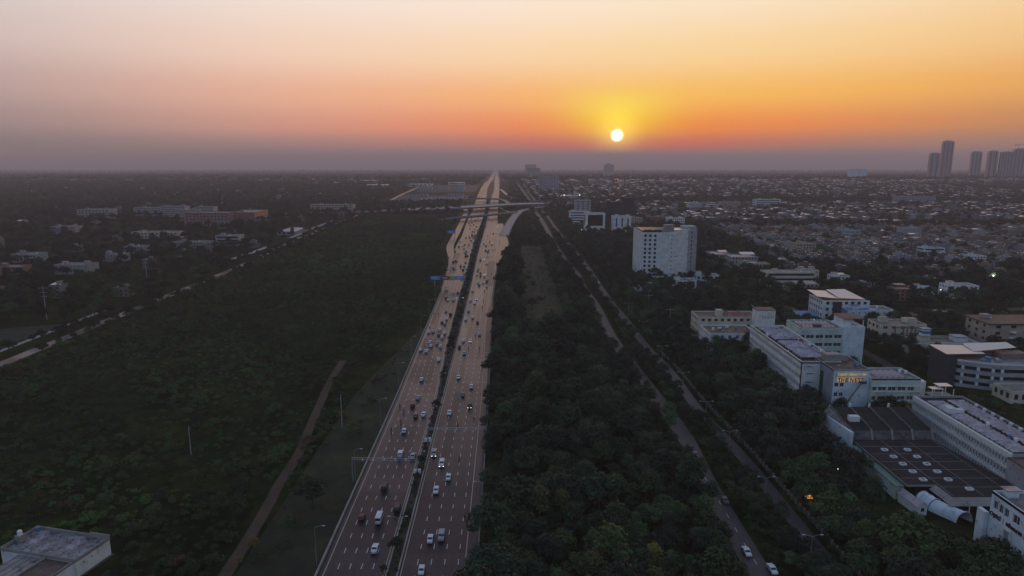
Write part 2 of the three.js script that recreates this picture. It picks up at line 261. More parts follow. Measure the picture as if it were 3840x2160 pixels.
  const bar2 = tag(kerb(new MB(), (z) => edge('R0', z) + 1.0, 0.14, 0.5, -90, -735).mesh('road_kerb', M.concrete), 'low concrete kerb along the tree-lined right edge of the inbound carriageway', 'kerb');
}
// ---------------------------------------------------------------- other roads, paths, interchange
const structure = (o, label, cat) => tag(o, label, cat, null, 'structure');
const roadPts = {
  west: [[-267, -100], [-267, -300], [-268, -500], [-268, -650], [-270, -720], [-280, -800], [-282, -950], [-286, -1100], [-282, -1330], [-284, -1490], [-303, -1770], [-319, -2190], [-345, -3200]],
  westLane: [[-286, -120], [-286, -400], [-288, -470]],
  serviceNear: [[65, -100], [65, -210], [67, -250], [63, -330], [60, -400], [61, -480], [59, -560], [60, -620], [56, -680], [54, -760], [52, -880], [51, -1120], [47, -1311], [42, -1730], [36, -2060], [19, -2840]],
  serviceFar: [[86, -100], [84.5, -180], [83.5, -230], [80, -282], [80, -330], [77, -370], [76, -430], [74, -500], [73.7, -570], [74, -660], [69, -885], [66, -1010], [65, -1157], [58, -1490], [56, -1700], [51, -1990], [45, -2840]],
};
{
  const add = (name, pts, w, y, mat, label, cat = 'road', k = 6) => structure(ribbon(new MB(), smooth(pts, k), w, y).mesh(name, mat), label, cat);
  add('west_road', roadPts.west, 7.5, 0.028, M.asphaltPale, 'pale side road running through trees along the scrubland', 'road', 8);
  add('west_lane', roadPts.westLane, 3.5, 0.026, M.concrete, 'narrow concrete lane beside the small lawn', 'path');
  add('service_road', roadPts.serviceNear, 6.6, 0.03, M.serviceAsphalt, 'service road with dashed centre line beside the tree belt', 'road');
  add('service_lane', roadPts.serviceFar, 4.6, 0.028, M.serviceAsphalt, 'lane running along the wall of the office grounds', 'road');
  add('dirt_track', [[-74.4, -120], [-74.7, -167], [-76, -195], [-77.4, -212], [-78, -232], [-81.6, -262], [-85, -290], [-88, -316], [-90, -350]], 3.6, 0.02, M.dirt, 'bare dirt track along the edge of the scrubland', 'path');
  add('belt_track', [[22, -380], [20.7, -493], [21, -600], [21.2, -665], [24, -760]], 2.6, 0.02, M.dirt, 'reddish footpath through the clearing in the tree belt', 'path');
  add('side_street', [[196, -330], [196, -400], [199, -480], [176, -520], [172, -640], [178, -760]], 6, 0.024, M.asphaltDark, 'narrow street between the office blocks', 'road');
  add('avenue', [[262, -452], [300, -469], [345, -472], [420, -486], [560, -500]], 9, 0.022, M.asphaltDark, 'avenue meeting the small roundabout among the trees', 'road');
  add('branch_road', [[345, -472], [333, -446], [318, -410], [300, -380]], 7, 0.024, M.asphaltDark, 'short road leading from the roundabout towards the offices', 'road');
  const lawn = new MB(); lawn.quad([-335, 0.01, -378], [-290, 0.01, -378], [-290, 0.01, -432], [-335, 0.01, -412]); structure(lawn.mesh('lawn', M.lawn), 'small mown lawn beside the left road', 'lawn');
  const verge = new MB(); strip(verge, (z) => -72 + (z < -300 ? (z + 300) * -0.12 : 0), (z) => edge('L0', z) - 0.2, -100, -420, 0.012, 14); structure(verge.mesh('grass_verge', M.lawn), 'grass verge between the dirt track and the motorway', 'grass');
  const fld = new MB(); fld.quad([606, 0.02, -1082], [790, 0.02, -1082], [790, 0.02, -1172], [640, 0.02, -1172]); structure(fld.mesh('sports_field', M.field), 'dry sports field among the houses', 'field');
  const clear = new MB(); strip(clear, () => 8, () => 36, -430, -820, 0.008, 30); structure(clear.mesh('clearing', M.field), 'grassy clearing inside the tree belt', 'grass');
  const depot = new MB(); depot.quad([-300, 0.02, -1600], [-120, 0.02, -1680], [-110, 0.02, -1900], [-300, 0.02, -1900]); structure(depot.mesh('bus_yard', M.yard), 'paved yard where buses are parked', 'yard');
  const yard2 = new MB(); yard2.quad([-290, 0.02, -2050], [-110, 0.02, -2080], [-120, 0.02, -2560], [-300, 0.02, -2560]); structure(yard2.mesh('market_yard', M.yard), 'pale open yard beyond the bus park', 'yard');
  // dashes on the service road
  const dash = new MB().box(-0.07, 0, -1.2, 0.07, 0.006, 1.2).geo(), sr = scene.getObjectByName('service_road');
  for (let z = -110; z > -240; z -= 8) { const d = put('lane_marking', dash, M.paint, sr); d.position.set(65.3, 0.04, z); }
  structure(ribbon(new MB(), smooth([[-58, -660], [-66, -740], [-74, -810], [-77, -900], [-79, -1008], [-85, -1204], [-92, -1372], [-105, -1450]]), 8.5, 0.034).mesh('slip_road', M.asphalt), 'slip road leaving the outbound carriageway below the flyovers', 'road');
  structure(ribbon(new MB(), smooth([[-22, -650], [-16, -735], [-10.5, -800], [-10, -860], [-13.5, -935], [-16, -1000], [-20, -1100]]), 11, 0.034).mesh('slip_road', M.asphalt), 'wide merging area right of the inbound carriageway before the flyovers', 'road');
  structure(ribbon(new MB(), smooth([[-24, -1440], [-16, -1380], [-4, -1326], [2, -1270]]), 7, 0.034).mesh('slip_road', M.asphalt), 'short curved slip road under the flyovers', 'road');
  structure(ribbon(new MB(), smooth([[-38, -2255], [-7, -1867], [13, -1720], [40, -1640]]), 8, 0.034).mesh('slip_road', M.asphaltPale), 'pale slip road beyond the flyovers', 'road');
}
const roadClear = [];                                       // [points, half width] kept free of plants and houses
for (const k of Object.keys(roadPts)) roadClear.push([smooth(roadPts[k], 3), k === 'westLane' ? 2.4 : k === 'west' ? 5 : k === 'serviceNear' ? 4.4 : 3.4]);
roadClear.push([[[196, -330], [196, -400], [199, -480], [176, -520], [172, -640]], 4.5], [[[262, -452], [300, -469], [345, -472], [420, -486]], 7], [[[345, -472], [333, -446], [318, -410]], 5]);
// flyovers
function flyover(name, label, pts, w, parapet = 0.9) {
  const f = thing(name, label, 'flyover', 0, 0), P = smooth(pts, 6), deck = new MB(), soffit = new MB(), rail1 = new MB(), rail2 = new MB(), beam = 2.2;
  const off = (k, d) => { const a = P[Math.max(0, k - 1)], b = P[Math.min(P.length - 1, k + 1)], l = Math.hypot(b[0] - a[0], b[1] - a[1]); return [P[k][0] - (b[1] - a[1]) / l * d, P[k][1] + (b[0] - a[0]) / l * d]; };
  const h = w / 2, wall = (mb, d0, d1, y0, y1) => { for (let k = 0; k + 1 < P.length; k++) { const a = off(k, d0), b = off(k + 1, d0), c = off(k, d1), e = off(k + 1, d1), ya = P[k][2], yb = P[k + 1][2];
    mb.quad([a[0], ya + y0, a[1]], [b[0], yb + y0, b[1]], [b[0], yb + y1, b[1]], [a[0], ya + y1, a[1]]); mb.quad([e[0], yb + y0, e[1]], [c[0], ya + y0, c[1]], [c[0], ya + y1, c[1]], [e[0], yb + y1, e[1]]); mb.quad([a[0], ya + y1, a[1]], [b[0], yb + y1, b[1]], [e[0], yb + y1, e[1]], [c[0], ya + y1, c[1]]); mb.quad([c[0], ya + y0, c[1]], [e[0], yb + y0, e[1]], [b[0], yb + y0, b[1]], [a[0], ya + y0, a[1]]); } };
  wall(deck, h - 0.31, -h + 0.31, -0.25, 0); deck.mesh('road_deck', M.deck, f);
  wall(soffit, h - 0.5, -h + 0.5, -beam, -0.26); soffit.mesh('girder', M.concreteDark, f);
  wall(rail1, h, h - 0.3, -0.6, parapet); rail1.mesh('parapet', M.roofLight, f); wall(rail2, -h + 0.3, -h, -0.6, parapet); rail2.mesh('parapet', M.roofLight, f);
  for (let k = 2; k < P.length - 1; k += 3) if (P[k][2] > 3.2) { const x = P[k][0], z = P[k][1]; if ((x > edge('L0', z) - 3 && x < edge('ML', z)) || (x > edge('MR', z) && x < edge('R0', z))) continue; const c = new MB(); c.tube([x, 0, z], [x, P[k][2] - beam + 0.05, z], 0.9, 0.9, 8); c.mesh('pier', M.concrete, f); }
  return f;
}
flyover('flyover', 'long main flyover crossing over both carriageways', [[-330, -1330, 0.4], [-272, -1322, 2], [-232, -1318, 4.2], [-170, -1326, 6.6], [-90, -1366, 7.6], [-28, -1418, 7.8], [20, -1452, 7.6], [118, -1482, 6.8], [200, -1500, 4], [280, -1515, 0.8]], 52);
flyover('flyover', 'narrow near ramp bridge crossing both carriageways', [[-125, -1140, 2], [-86, -1154, 5.6], [-50, -1182, 6.4], [-24, -1215, 6.2], [2, -1262, 5], [10, -1310, 2.6]], 11);
flyover('flyover', 'curved loop bridge behind the main flyover', [[-260, -1510, 1], [-192, -1546, 4.6], [-114, -1636, 6.6], [-70, -1652, 7], [-34, -1636, 6.6], [-12, -1570, 4.2], [-6, -1500, 2]], 11);
flyover('flyover', 'curving ramp with pale parapets climbing to the right end of the flyover', [[-11, -925, 0.3], [-5, -1050, 1.6], [7, -1220, 3.6], [22, -1315, 4.8], [66, -1392, 5.8], [120, -1440, 6.2], [190, -1466, 4]], 13);
flyover('flyover', 'straight upper ramp joining the flyover from the far right', [[20, -1625, 3.6], [54, -1580, 5.4], [124, -1546, 6.6], [210, -1535, 3]], 7);
// ---------------------------------------------------------------- vehicles
const carPaint = (r, g, b) => std(C(r, g, b), { roughness: 0.35, metalness: 0.05 });
const PAINT = { w: carPaint(0.62, 0.63, 0.64), s: carPaint(0.30, 0.31, 0.32), g: carPaint(0.12, 0.125, 0.13), k: carPaint(0.018, 0.018, 0.02), r: carPaint(0.12, 0.018, 0.016), b: carPaint(0.28, 0.36, 0.42), o: carPaint(0.10, 0.06, 0.045) };
const COLOURNAME = { w: 'white', s: 'silver', g: 'grey', k: 'dark', r: 'maroon', b: 'pale blue', o: 'brown' };
const lampGlow = new THREE.MeshStandardMaterial({ color: 0x222222, emissive: C(1, 0.95, 0.85), emissiveIntensity: 2.2, roughness: 0.4 });
const M2 = { lampClear: std(C(0.5, 0.5, 0.5), { roughness: 0.15 }), tail: std(C(0.16, 0.008, 0.006), { roughness: 0.3 }), trim: std(C(0.02, 0.02, 0.02), { roughness: 0.5 }) };
function extrude(points, width, bevel) { const s = new THREE.Shape(points.map((p) => new THREE.Vector2(...p))); const g = new THREE.ExtrudeGeometry(s, { depth: width - 2 * bevel, bevelEnabled: true, bevelThickness: bevel, bevelSize: bevel, bevelSegments: 2, steps: 1 }); g.translate(0, 0, -width / 2 + bevel); g.rotateY(Math.PI / 2); return g; }
// profiles run along z: the front of a car is at -z before turning. (shape x = length, y = height)
const wheelGeo = new THREE.CylinderGeometry(0.31, 0.31, 0.2, 12).rotateZ(Math.PI / 2), hubGeo = new THREE.CylinderGeometry(0.17, 0.17, 0.21, 8).rotateZ(Math.PI / 2);
const BODIES = {
  saloon: { prof: [[-2.05, 0.38], [-2.1, 0.72], [-1.95, 0.86], [-1.1, 0.93], [-0.45, 1.33], [0.75, 1.36], [1.42, 1.0], [2.0, 0.95], [2.12, 0.7], [2.06, 0.36]], w: 1.62, front: [-1.04, 0.97, -0.48, 1.31], rear: [0.8, 1.34, 1.38, 1.02], side: [[-0.92, 0.96], [-0.42, 1.28], [0.72, 1.3], [1.18, 0.98]], wb: 1.28 },
  hatch: { prof: [[-1.68, 0.38], [-1.74, 0.74], [-1.6, 0.9], [-0.98, 0.98], [-0.4, 1.42], [1.1, 1.46], [1.56, 1.02], [1.68, 0.8], [1.66, 0.36]], w: 1.52, front: [-0.94, 1.02, -0.43, 1.4], rear: [1.14, 1.42, 1.53, 1.06], side: [[-0.84, 1.0], [-0.36, 1.36], [1.02, 1.38], [1.36, 1.02]], wb: 1.1 },
  offroader: { prof: [[-2.2, 0.46], [-2.24, 0.98], [-2.0, 1.06], [-1.08, 1.12], [-0.6, 1.7], [1.95, 1.74], [2.22, 1.12], [2.24, 0.46]], w: 1.74, front: [-1.04, 1.16, -0.63, 1.67], rear: [1.99, 1.66, 2.19, 1.18], side: [[-0.9, 1.14], [-0.55, 1.62], [1.86, 1.65], [1.98, 1.16]], wb: 1.35 },
};
function makeCar(kind, mat, lit) {
  const b = BODIES[kind], car = new THREE.Group(), hw = b.w / 2 + 0.09;
  put('car_body', b.geo ??= extrude(b.prof, b.w, 0.09).rotateY(Math.PI), mat, car);
  const G = b.parts ??= (() => {
    const z = (v) => v, f = b.front, r = b.rear, o = 0.12, q = {};
    // windows stand a finger proud of the bodywork
    q.front = new MB().quad([-hw + 0.2, f[1] + o, f[0] - 0.05], [-hw + 0.28, f[3] + o * 0.7, f[2] - 0.07], [hw - 0.28, f[3] + o * 0.7, f[2] - 0.07], [hw - 0.2, f[1] + o, f[0] - 0.05]).geo();
    q.rear = new MB().quad([-hw + 0.28, r[1] + o * 0.6, r[0] + 0.07], [-hw + 0.2, r[3] + o, r[2] + 0.05], [hw - 0.2, r[3] + o, r[2] + 0.05], [hw - 0.28, r[1] + o * 0.6, r[0] + 0.07]).geo();
    const S = b.side; q.side = [-1, 1].map((s) => new MB().quad(...(s > 0 ? [0, 1, 2, 3] : [3, 2, 1, 0]).map((k) => [s * (hw + 0.012), S[k][1], S[k][0]])).geo());
    return q;
  })();
  put('windscreen', G.front, M.glass, car); put('rear_window', G.rear, M.glass, car); for (const g of G.side) put('side_window', g, M.glass, car);
  for (const sx of [-1, 1]) {
    for (const sz of [-1, 1]) { const w = put('wheel', wheelGeo, M.tyre, car); w.position.set(sx * (hw - 0.1), 0.31, sz * b.wb); }
    const hl = block('headlight', lit ? lampGlow : M2.lampClear, car, sx * (hw - 0.3), 0.68, -(kind === 'hatch' ? 1.82 : kind === 'saloon' ? 2.17 : 2.32), lit ? 0.34 : 0.3, lit ? 0.2 : 0.14, 0.08); hl.rotation.x = 0;
    block('tail_light', M2.tail, car, sx * (hw - 0.24), 0.78, kind === 'hatch' ? 1.74 : kind === 'saloon' ? 2.19 : 2.3, 0.26, 0.16, 0.08);
  }
  return car;
}
// distant cars show no parts: one mesh, paint and dark glass in its vertex colours
const farGeo = {}; function farCar(kind) { if (farGeo[kind]) return farGeo[kind]; const b = BODIES[kind], list = []; const tint = (g, c) => { g = g.index ? g.toNonIndexed() : g; const n = g.attributes.position.count, a = new Float32Array(n * 3).fill(c); g.setAttribute('color', new THREE.BufferAttribute(a, 3)); for (const k of Object.keys(g.attributes)) if (!['position', 'normal', 'color'].includes(k)) g.deleteAttribute(k); list.push(g); };
  tint((b.geo ??= extrude(b.prof, b.w, 0.09).rotateY(Math.PI)).clone(), 1); const c = makeCar(kind, PAINT.w); c.traverse((o) => { if (o.isMesh && /window|windscreen|wheel/.test(o.name)) { const g = o.geometry.clone(); o.updateMatrix(); g.applyMatrix4(o.matrix); tint(g, 0.03); } }); return farGeo[kind] = mergeGeometries(list); }
const PAINTFAR = Object.fromEntries(Object.entries(PAINT).map(([k, m]) => { const c = m.clone(); c.vertexColors = true; return [k, c]; }));
const ordinal = (n) => ['', 'nearest', 'second', 'third', 'fourth', 'fifth', 'sixth', 'seventh', 'eighth', 'ninth', 'tenth'][n] ?? n + (n % 10 === 1 && n % 100 !== 11 ? 'st' : n % 10 === 2 && n % 100 !== 12 ? 'nd' : n % 10 === 3 && n % 100 !== 13 ? 'rd' : 'th');
const spots = (s) => s.split(' ').map((t) => { const [x, z, k] = t.split(','); return [+x, +z, k]; });
const CARS_AWAY = "-37.8,-171.5,w -45,-187.9,r -35.3,-193.6,k -41.7,-207.2,k -35.8,-230.6,s -40.5,-232.4,w -42.5,-253.8,w -40.3,-269.6,o -37.1,-271.2,w -43.2,-281.7,r -42,-291.5,s -43.8,-316.7,w -39,-349.6,w -47.5,-366,w -51.1,-368.7,w -40.8,-375.1,w -46.4,-376.5,w -43.5,-382.1,s -47.7,-384.6,w -41.7,-394.7,w -44.5,-401.1,o -41.2,-404.4,w -51.2,-407.4,w -48.6,-408.5,s -45,-412.3,w -43.3,-428,s -45.6,-432.6,k -43.4,-441.2,w -42.1,-455.9,k -46.1,-464.8,s -44.1,-501.3,s -48.2,-502.7,w -50.3,-510.9,k -46.5,-529.8,w -42.8,-530.3,r -52.5,-542.2,w -44.1,-591.3,w -53.7,-597.9,w -43.4,-615.7,k -54.4,-647.5,w -47.7,-649,w -44.5,-650.6,w -47.3,-686.1,r -59.9,-690.5,k -50.2,-729.5,r -48.2,-733.4,r -45,-739.4,r -45.2,-742.9,k -53.5,-759.9,w -53.6,-762.2,w -64.5,-764.9,k -51.7,-765.4,r -52.1,-770,r -64.9,-770.9,k -46.1,-782.9,k -56.2,-791,w -46.5,-791,w -56.2,-793.6,w -46.7,-799.1,s -52.7,-827,k -52.6,-827.5,k -48.2,-845.5,r -52.2,-867.4,k -55.4,-894,k -49.8,-894,k -71.4,-900.9,k -76.2,-904.4,w -53.5,-911.4,k -49.6,-915,k -50.7,-933.2,r -71.1,-933.2,k -55.2,-940.7,k -50.6,-988.2,k -55.5,-1009.5,k -73.9,-1009.5,k -54.6,-1045.4,k -60,-1069.1,r -61.7,-1164.1,k -59.1,-1193.5,k";
const CARS_TOWARDS = "-23.6,-161.3,w -23.1,-176.1,w -20.1,-177.6,s -24.6,-205,w -21.4,-213.8,w -24.7,-224.3,W -28.3,-232.6,S -26.4,-273,w -18.3,-280.7,K -22.4,-295.1,g -19.1,-305.9,w -26.2,-320.2,w -26.2,-361.9,b -29.8,-374.4,k -24.4,-386.6,W -28.5,-386.9,w -19.8,-401.9,b -22.4,-432.6,r -30.7,-440.3,w -26.3,-446.2,w -30.3,-466,s -27.5,-491.1,w -31.1,-501.3,w -26.6,-506.1,W -31.8,-538.3,w -20.9,-556.3,w -27.4,-562.1,g -24.5,-573,w -29.2,-575.4,w -21.8,-579.1,k -21.4,-591.3,w -24.5,-603.2,s -28.4,-606.6,k -31.8,-613.6,w -24.9,-615,W -29.1,-622.1,r -32.4,-635.3,g -32.1,-649,w -25.4,-677.5,w -32.6,-699.4,k -29.8,-708.5,W -33.3,-715.1,w -26.2,-729.5,w -27.1,-762.4,k -27.5,-765.4,s -30.1,-775.1,k -30.1,-779.7,w -26.8,-784.2,w -27,-788.2,w -31.2,-815.9,k -24.6,-827.5,k -24.9,-829.5,w -34.4,-832,s -34.9,-842.4,w -25.2,-845.5,W -28.1,-857.9,s -28.1,-858.1,w -33.2,-925.8,w -7.1,-929.5,k -26,-948.3,k -21.7,-963.9,W -40.3,-1045.4,r -22.7,-1045.4,W -2.3,-1064.3,k -40.6,-1078.9,w -41.6,-1119.9,w -33.1,-1141.6,s -41.8,-1199.5,w";
const BIKES = "-10.9,-185.2,R -18.9,-228.1,R -47.7,-254.1,L -21.8,-259,R -45.3,-262.7,L -15.6,-265.3,R -46.1,-275.4,L -48.5,-280.3,L -15.1,-334,R -24.3,-370.1,R -18.3,-370.8,R -49.5,-375.1,L -21.9,-398.7,R -54.8,-411.1,L -51.9,-418,L -53.5,-456.4,L -50.4,-456.4,L -21.2,-476.5,R -21.4,-498.9,R -53.5,-536.7,L -22.1,-536.7,R -58.1,-619.2,L -18.9,-619.2,R -57.7,-635.3,L -55.1,-636.8,L -60.1,-654.5,L -51.1,-670.8,L -21.4,-724.6,R -22.4,-776.4,R -21,-779.7,R -19.1,-781.9,R -66.3,-799.1,L";
const CARS_SERVICE = "68.2,-161.8,w 64.2,-169.9,w 67,-198.2,g 66.5,-231.6,g 73.7,-574.2,w";
{
  const count = {}; let n = 0;
  const lay = (list, turn, where, group) => list.forEach(([x, z, k], i) => {
    const lit = k !== k.toLowerCase(), c = k.toLowerCase(), h = hash(Math.round(x * 10), Math.round(z * 10), 3), kind = c === 'k' && h < 0.5 || h > 0.88 ? 'offroader' : h < 0.42 ? 'hatch' : 'saloon';
    const key = COLOURNAME[c] + where; count[key] = (count[key] ?? 0) + 1;
    const label = `${ordinal(count[key])} ${COLOURNAME[c]} car ${where}${count[key] > 1 ? ', counted from the camera' : ' to the camera'}`, yaw = turn + (h - 0.5) * 0.03 + 0.012;
    const near = z > -520;
    if (near) { const car = makeCar(kind, PAINT[c], lit); car.name = numbered('car'); car.position.set(x, 0.045, z); car.rotation.y = yaw; scene.add(car); tag(car, label, 'car', group); }
    else { const m = put('car', farCar(kind), PAINTFAR[c]); m.position.set(x, 0.045 + LAND(z), z); m.rotation.y = yaw; tag(m, label, 'car', group); if (lit) for (const s of [-1, 1]) block('headlight', lampGlow, m, s * 0.6, 0.7, -2.3, 0.4, 0.25, 0.08); }
  });
  const far = (n, f0, f1, z0, z1, cols) => Array.from({ length: n }, () => { const z = z0 + (z1 - z0) * Math.pow(rnd(), 1.3), t = rr(0.12, 0.9); return [edge(f0, z) * (1 - t) + edge(f1, z) * t, z, pick(cols)]; }).sort((a, b) => b[1] - a[1]);
  lay(spots(CARS_AWAY).concat(far(30, 'L0', 'ML', -640, -1180, ['k', 'k', 'r', 's', 'w', 'w']), far(26, 'L0', 'ML', -1180, -3200, ['k', 'k', 'r', 's', 'w'])), 0, 'on the outbound carriageway', 'cars driving away on the left carriageway');
  lay(spots(CARS_TOWARDS).concat(far(34, 'MR', 'R0', -1180, -3300, ['w', 'w', 'W', 'W', 's', 'k'])), Math.PI, 'on the inbound carriageway', 'cars coming towards the camera on the right carriageway');
  lay(spots(CARS_SERVICE), Math.PI, 'on the service road', 'cars on the service road');
  // the white van and the double-cab pickup seen from behind
  const van = thing('van', 'large white passenger van seen from behind on the outbound carriageway', 'van', -39.6, -187, 0.045, 0.012);
  const prof = [[-2.5, 0.45], [-2.55, 1.05], [-2.3, 1.35], [-1.75, 2.2], [2.45, 2.3], [2.55, 1.3], [2.55, 0.42]];
  put('van_body', extrude(prof, 1.7, 0.1).rotateY(Math.PI), PAINT.w, van); 
  new MB().quad([-0.78, 1.46, 2.672], [0.78, 1.46, 2.672], [0.74, 2.16, 2.6], [-0.74, 2.16, 2.6]).mesh('rear_window', M.glass, van);
  for (const s of [-1, 1]) { const mb = new MB(); const P = [[s * 0.97, 1.45, -1.9], [s * 0.97, 1.45, 2.35], [s * 0.97, 2.1, 2.3], [s * 0.97, 2.05, -1.6]]; mb.quad(...(s > 0 ? [P[1], P[0], P[3], P[2]] : P)).mesh('side_window', M.glass, van); for (const q of [-1.5, 1.5]) { const w = put('wheel', wheelGeo, M.tyre, van); w.position.set(s * 0.8, 0.32, q); w.scale.setScalar(1.1); } block('tail_light', M2.tail, van, s * 0.8, 1.05, 2.66, 0.18, 0.5, 0.06); }
  new MB().quad([-0.8, 1.5, -2.5], [-0.74, 2.2, -1.98], [0.74, 2.2, -1.98], [0.8, 1.5, -2.5]).mesh('windscreen', M.glass, van);
  block('rear_bumper', M.steel, van, 0, 0.55, 2.7, 1.75, 0.22, 0.14); block('roof_rack', PAINT.w, van, 0, 2.42, 0.4, 1.3, 0.06, 3.2);
}
// motorcycles and their riders
{
  const bike = new THREE.Group(), tyre = new THREE.TorusGeometry(0.25, 0.055, 6, 14).rotateY(Math.PI / 2);
  for (const z of [-0.62, 0.62]) { const w = put('wheel', tyre, M.tyre, bike); w.position.set(0, 0.305, z); }
  const red = std(C(0.14, 0.02, 0.015), { roughness: 0.4 });
  put('fuel_tank', new THREE.SphereGeometry(0.16, 8, 6).scale(0.85, 0.75, 1.7), red, bike).position.set(0, 0.82, -0.18);
  put('saddle', new THREE.CapsuleGeometry(0.12, 0.5, 3, 8).rotateX(Math.PI / 2).scale(1, 0.55, 1), M.tyre, bike).position.set(0, 0.8, 0.4);
  const fr = new MB(); fr.tube([0, 0.305, -0.62], [0, 0.95, -0.4], 0.04).tube([0, 0.305, 0.62], [0, 0.72, 0.2], 0.035).tube([0, 0.4, 0], [0, 0.8, -0.35], 0.05).tube([0, 0.4, 0], [0, 0.305, 0.62], 0.03).box(-0.13, 0.28, -0.22, 0.13, 0.55, 0.18); fr.mesh('frame', M.steelDark, bike);
  new MB().tube([-0.34, 1.0, -0.32], [0.34, 1.0, -0.32], 0.025).mesh('handlebar', M.steelDark, bike); put('headlamp', new THREE.SphereGeometry(0.1, 8, 6), M2.lampClear, bike).position.set(0, 0.9, -0.52);
  // rider: one continuous surface from tapered bones, seated and reaching for the bar
  const J = [[[0, 0.92, 0.3], 0.17, [0, 1.18, 0.24], 0.16], [[0, 1.18, 0.24], 0.16, [0, 1.4, 0.14], 0.17], [[0, 1.45, 0.12], 0.07, [0, 1.56, 0.09], 0.07], [[0, 1.64, 0.06], 0.125, [0, 1.68, 0.05], 0.12]];
  for (const s of [-1, 1]) J.push([[s * 0.11, 0.9, 0.28], 0.11, [s * 0.24, 0.78, -0.16], 0.085], [[s * 0.24, 0.78, -0.16], 0.085, [s * 0.2, 0.38, 0.02], 0.06], [[s * 0.2, 0.36, 0.03], 0.055, [s * 0.2, 0.33, -0.16], 0.045], [[s * 0.17, 1.4, 0.14], 0.08, [s * 0.31, 1.16, -0.02], 0.062], [[s * 0.31, 1.16, -0.02], 0.062, [s * 0.32, 1.03, -0.3], 0.045], [[s * 0.32, 1.03, -0.3], 0.05, [s * 0.3, 1.02, -0.35], 0.04]);
  const N = 52, mc = new MarchingCubes(N, std(0xffffff), false, false, 60000), size = 1.6, cx = 0, cy = 1.02, cz = 0.02, a = new THREE.Vector3(), b2 = new THREE.Vector3(), p = new THREE.Vector3();
  mc.isolation = 0; const bones = J.map(([u, r, v, q]) => [new THREE.Vector3(...u), r, new THREE.Vector3(...v), q]);
  for (let k = 0; k < N; k++) for (let j = 0; j < N; j++) for (let i = 0; i < N; i++) {
    p.set(cx + (i / N - 0.5) * size, cy + (j / N - 0.5) * size, cz + (k / N - 0.5) * size); let d = 9;
    for (const [u, r, v, q] of bones) { a.subVectors(v, u); b2.subVectors(p, u); const t = Math.max(0, Math.min(1, b2.dot(a) / a.lengthSq())); const e = b2.addScaledVector(a, -t).length() - (r + (q - r) * t); const h = Math.max(0.05 - Math.abs(d - e), 0) / 0.05; d = Math.min(d, e) - h * h * 0.05 * 0.25; }
    mc.field[i + j * N + k * N * N] = -d;
  }
  mc.update();
  const g = new THREE.BufferGeometry(), cnt = mc.count; g.setAttribute('position', new THREE.BufferAttribute(mc.positionArray.slice(0, cnt * 3), 3)); g.setAttribute('normal', new THREE.BufferAttribute(mc.normalArray.slice(0, cnt * 3), 3));
  g.scale(size / 2, size / 2, size / 2); g.translate(cx, cy, cz);
  const P = g.attributes.position, clothes = [[0.05, 0.05, 0.055], [0.22, 0.22, 0.24], [0.05, 0.08, 0.14], [0.18, 0.05, 0.04], [0.10, 0.09, 0.08]].map((c) => { const col = new Float32Array(cnt * 3); for (let i = 0; i < cnt; i++) { const y = P.getY(i), z = P.getZ(i); const v = y > 1.6 ? [0.02, 0.02, 0.022] : y > 1.5 ? [0.16, 0.09, 0.06] : z < -0.28 && y > 0.95 ? [0.16, 0.09, 0.06] : y > 0.97 && z > -0.3 ? c : [0.06, 0.06, 0.065]; col.set(v, i * 3); } const q = g.clone(); q.setAttribute('color', new THREE.BufferAttribute(col, 3)); return q; });
  const cloth = std(0xffffff, { vertexColors: true, roughness: 0.9 }), shirt = ['black', 'grey', 'dark blue', 'dark red', 'brown']; let n = 0;
  const cnt2 = {};
  for (const [x, z, k] of spots(BIKES)) {
    const away = k === 'L', turn = (away ? 0 : Math.PI) + rr(-0.05, 0.05), s = n++ % 5, key = k, c = cnt2[key] = (cnt2[key] ?? 0) + 1, way = away ? 'outbound' : 'inbound';
    const o = bike.clone(); o.name = numbered('motorcycle'); o.position.set(x, 0.045, z); o.rotation.y = turn; scene.add(o); tag(o, `${ordinal(c)} small motorcycle from the camera on the ${way} carriageway`, 'motorcycle', 'motorcycles on the motorway');
    const r = put('person', clothes[s], cloth); r.position.set(x, 0.045, z); r.rotation.y = turn; tag(r, `rider in ${shirt[s]} top on the ${ordinal(c)} ${way} motorcycle from the camera`, 'person', 'motorcycle riders');
  }
  // buses parked slantwise in the yard
  const bus = new THREE.Group(); new MB().box(-1.25, 0.5, -5.6, 1.25, 3.1, 5.6).mesh('bus_body', PAINT.w, bus); for (const s of [-1, 1]) { block('window_band', M.glass, bus, s * 1.26, 2.1, 0, 0.04, 0.9, 10.4); for (const q of [-3.6, 3.2]) { const w = put('wheel', wheelGeo, M.tyre, bus); w.position.set(s * 1.1, 0.5, q); w.scale.setScalar(1.6); } } block('windscreen', M.glass, bus, 0, 2.1, -5.62, 2.2, 1.2, 0.04); block('windscreen', M.glass, bus, 0, 2.3, 5.62, 2.0, 0.8, 0.04);
  for (let i = 0; i < 11; i++) { const o = bus.clone(); o.name = numbered('bus'); o.position.set(-222 + i * 9.4, 0.03, -1704 - i * 6.4); o.rotation.y = -0.72; scene.add(o); tag(o, `white bus parked slantwise in the yard, ${ordinal(i + 1).replace('nearest', 'first')} from the left`, 'bus', 'buses parked in the yard'); }
}
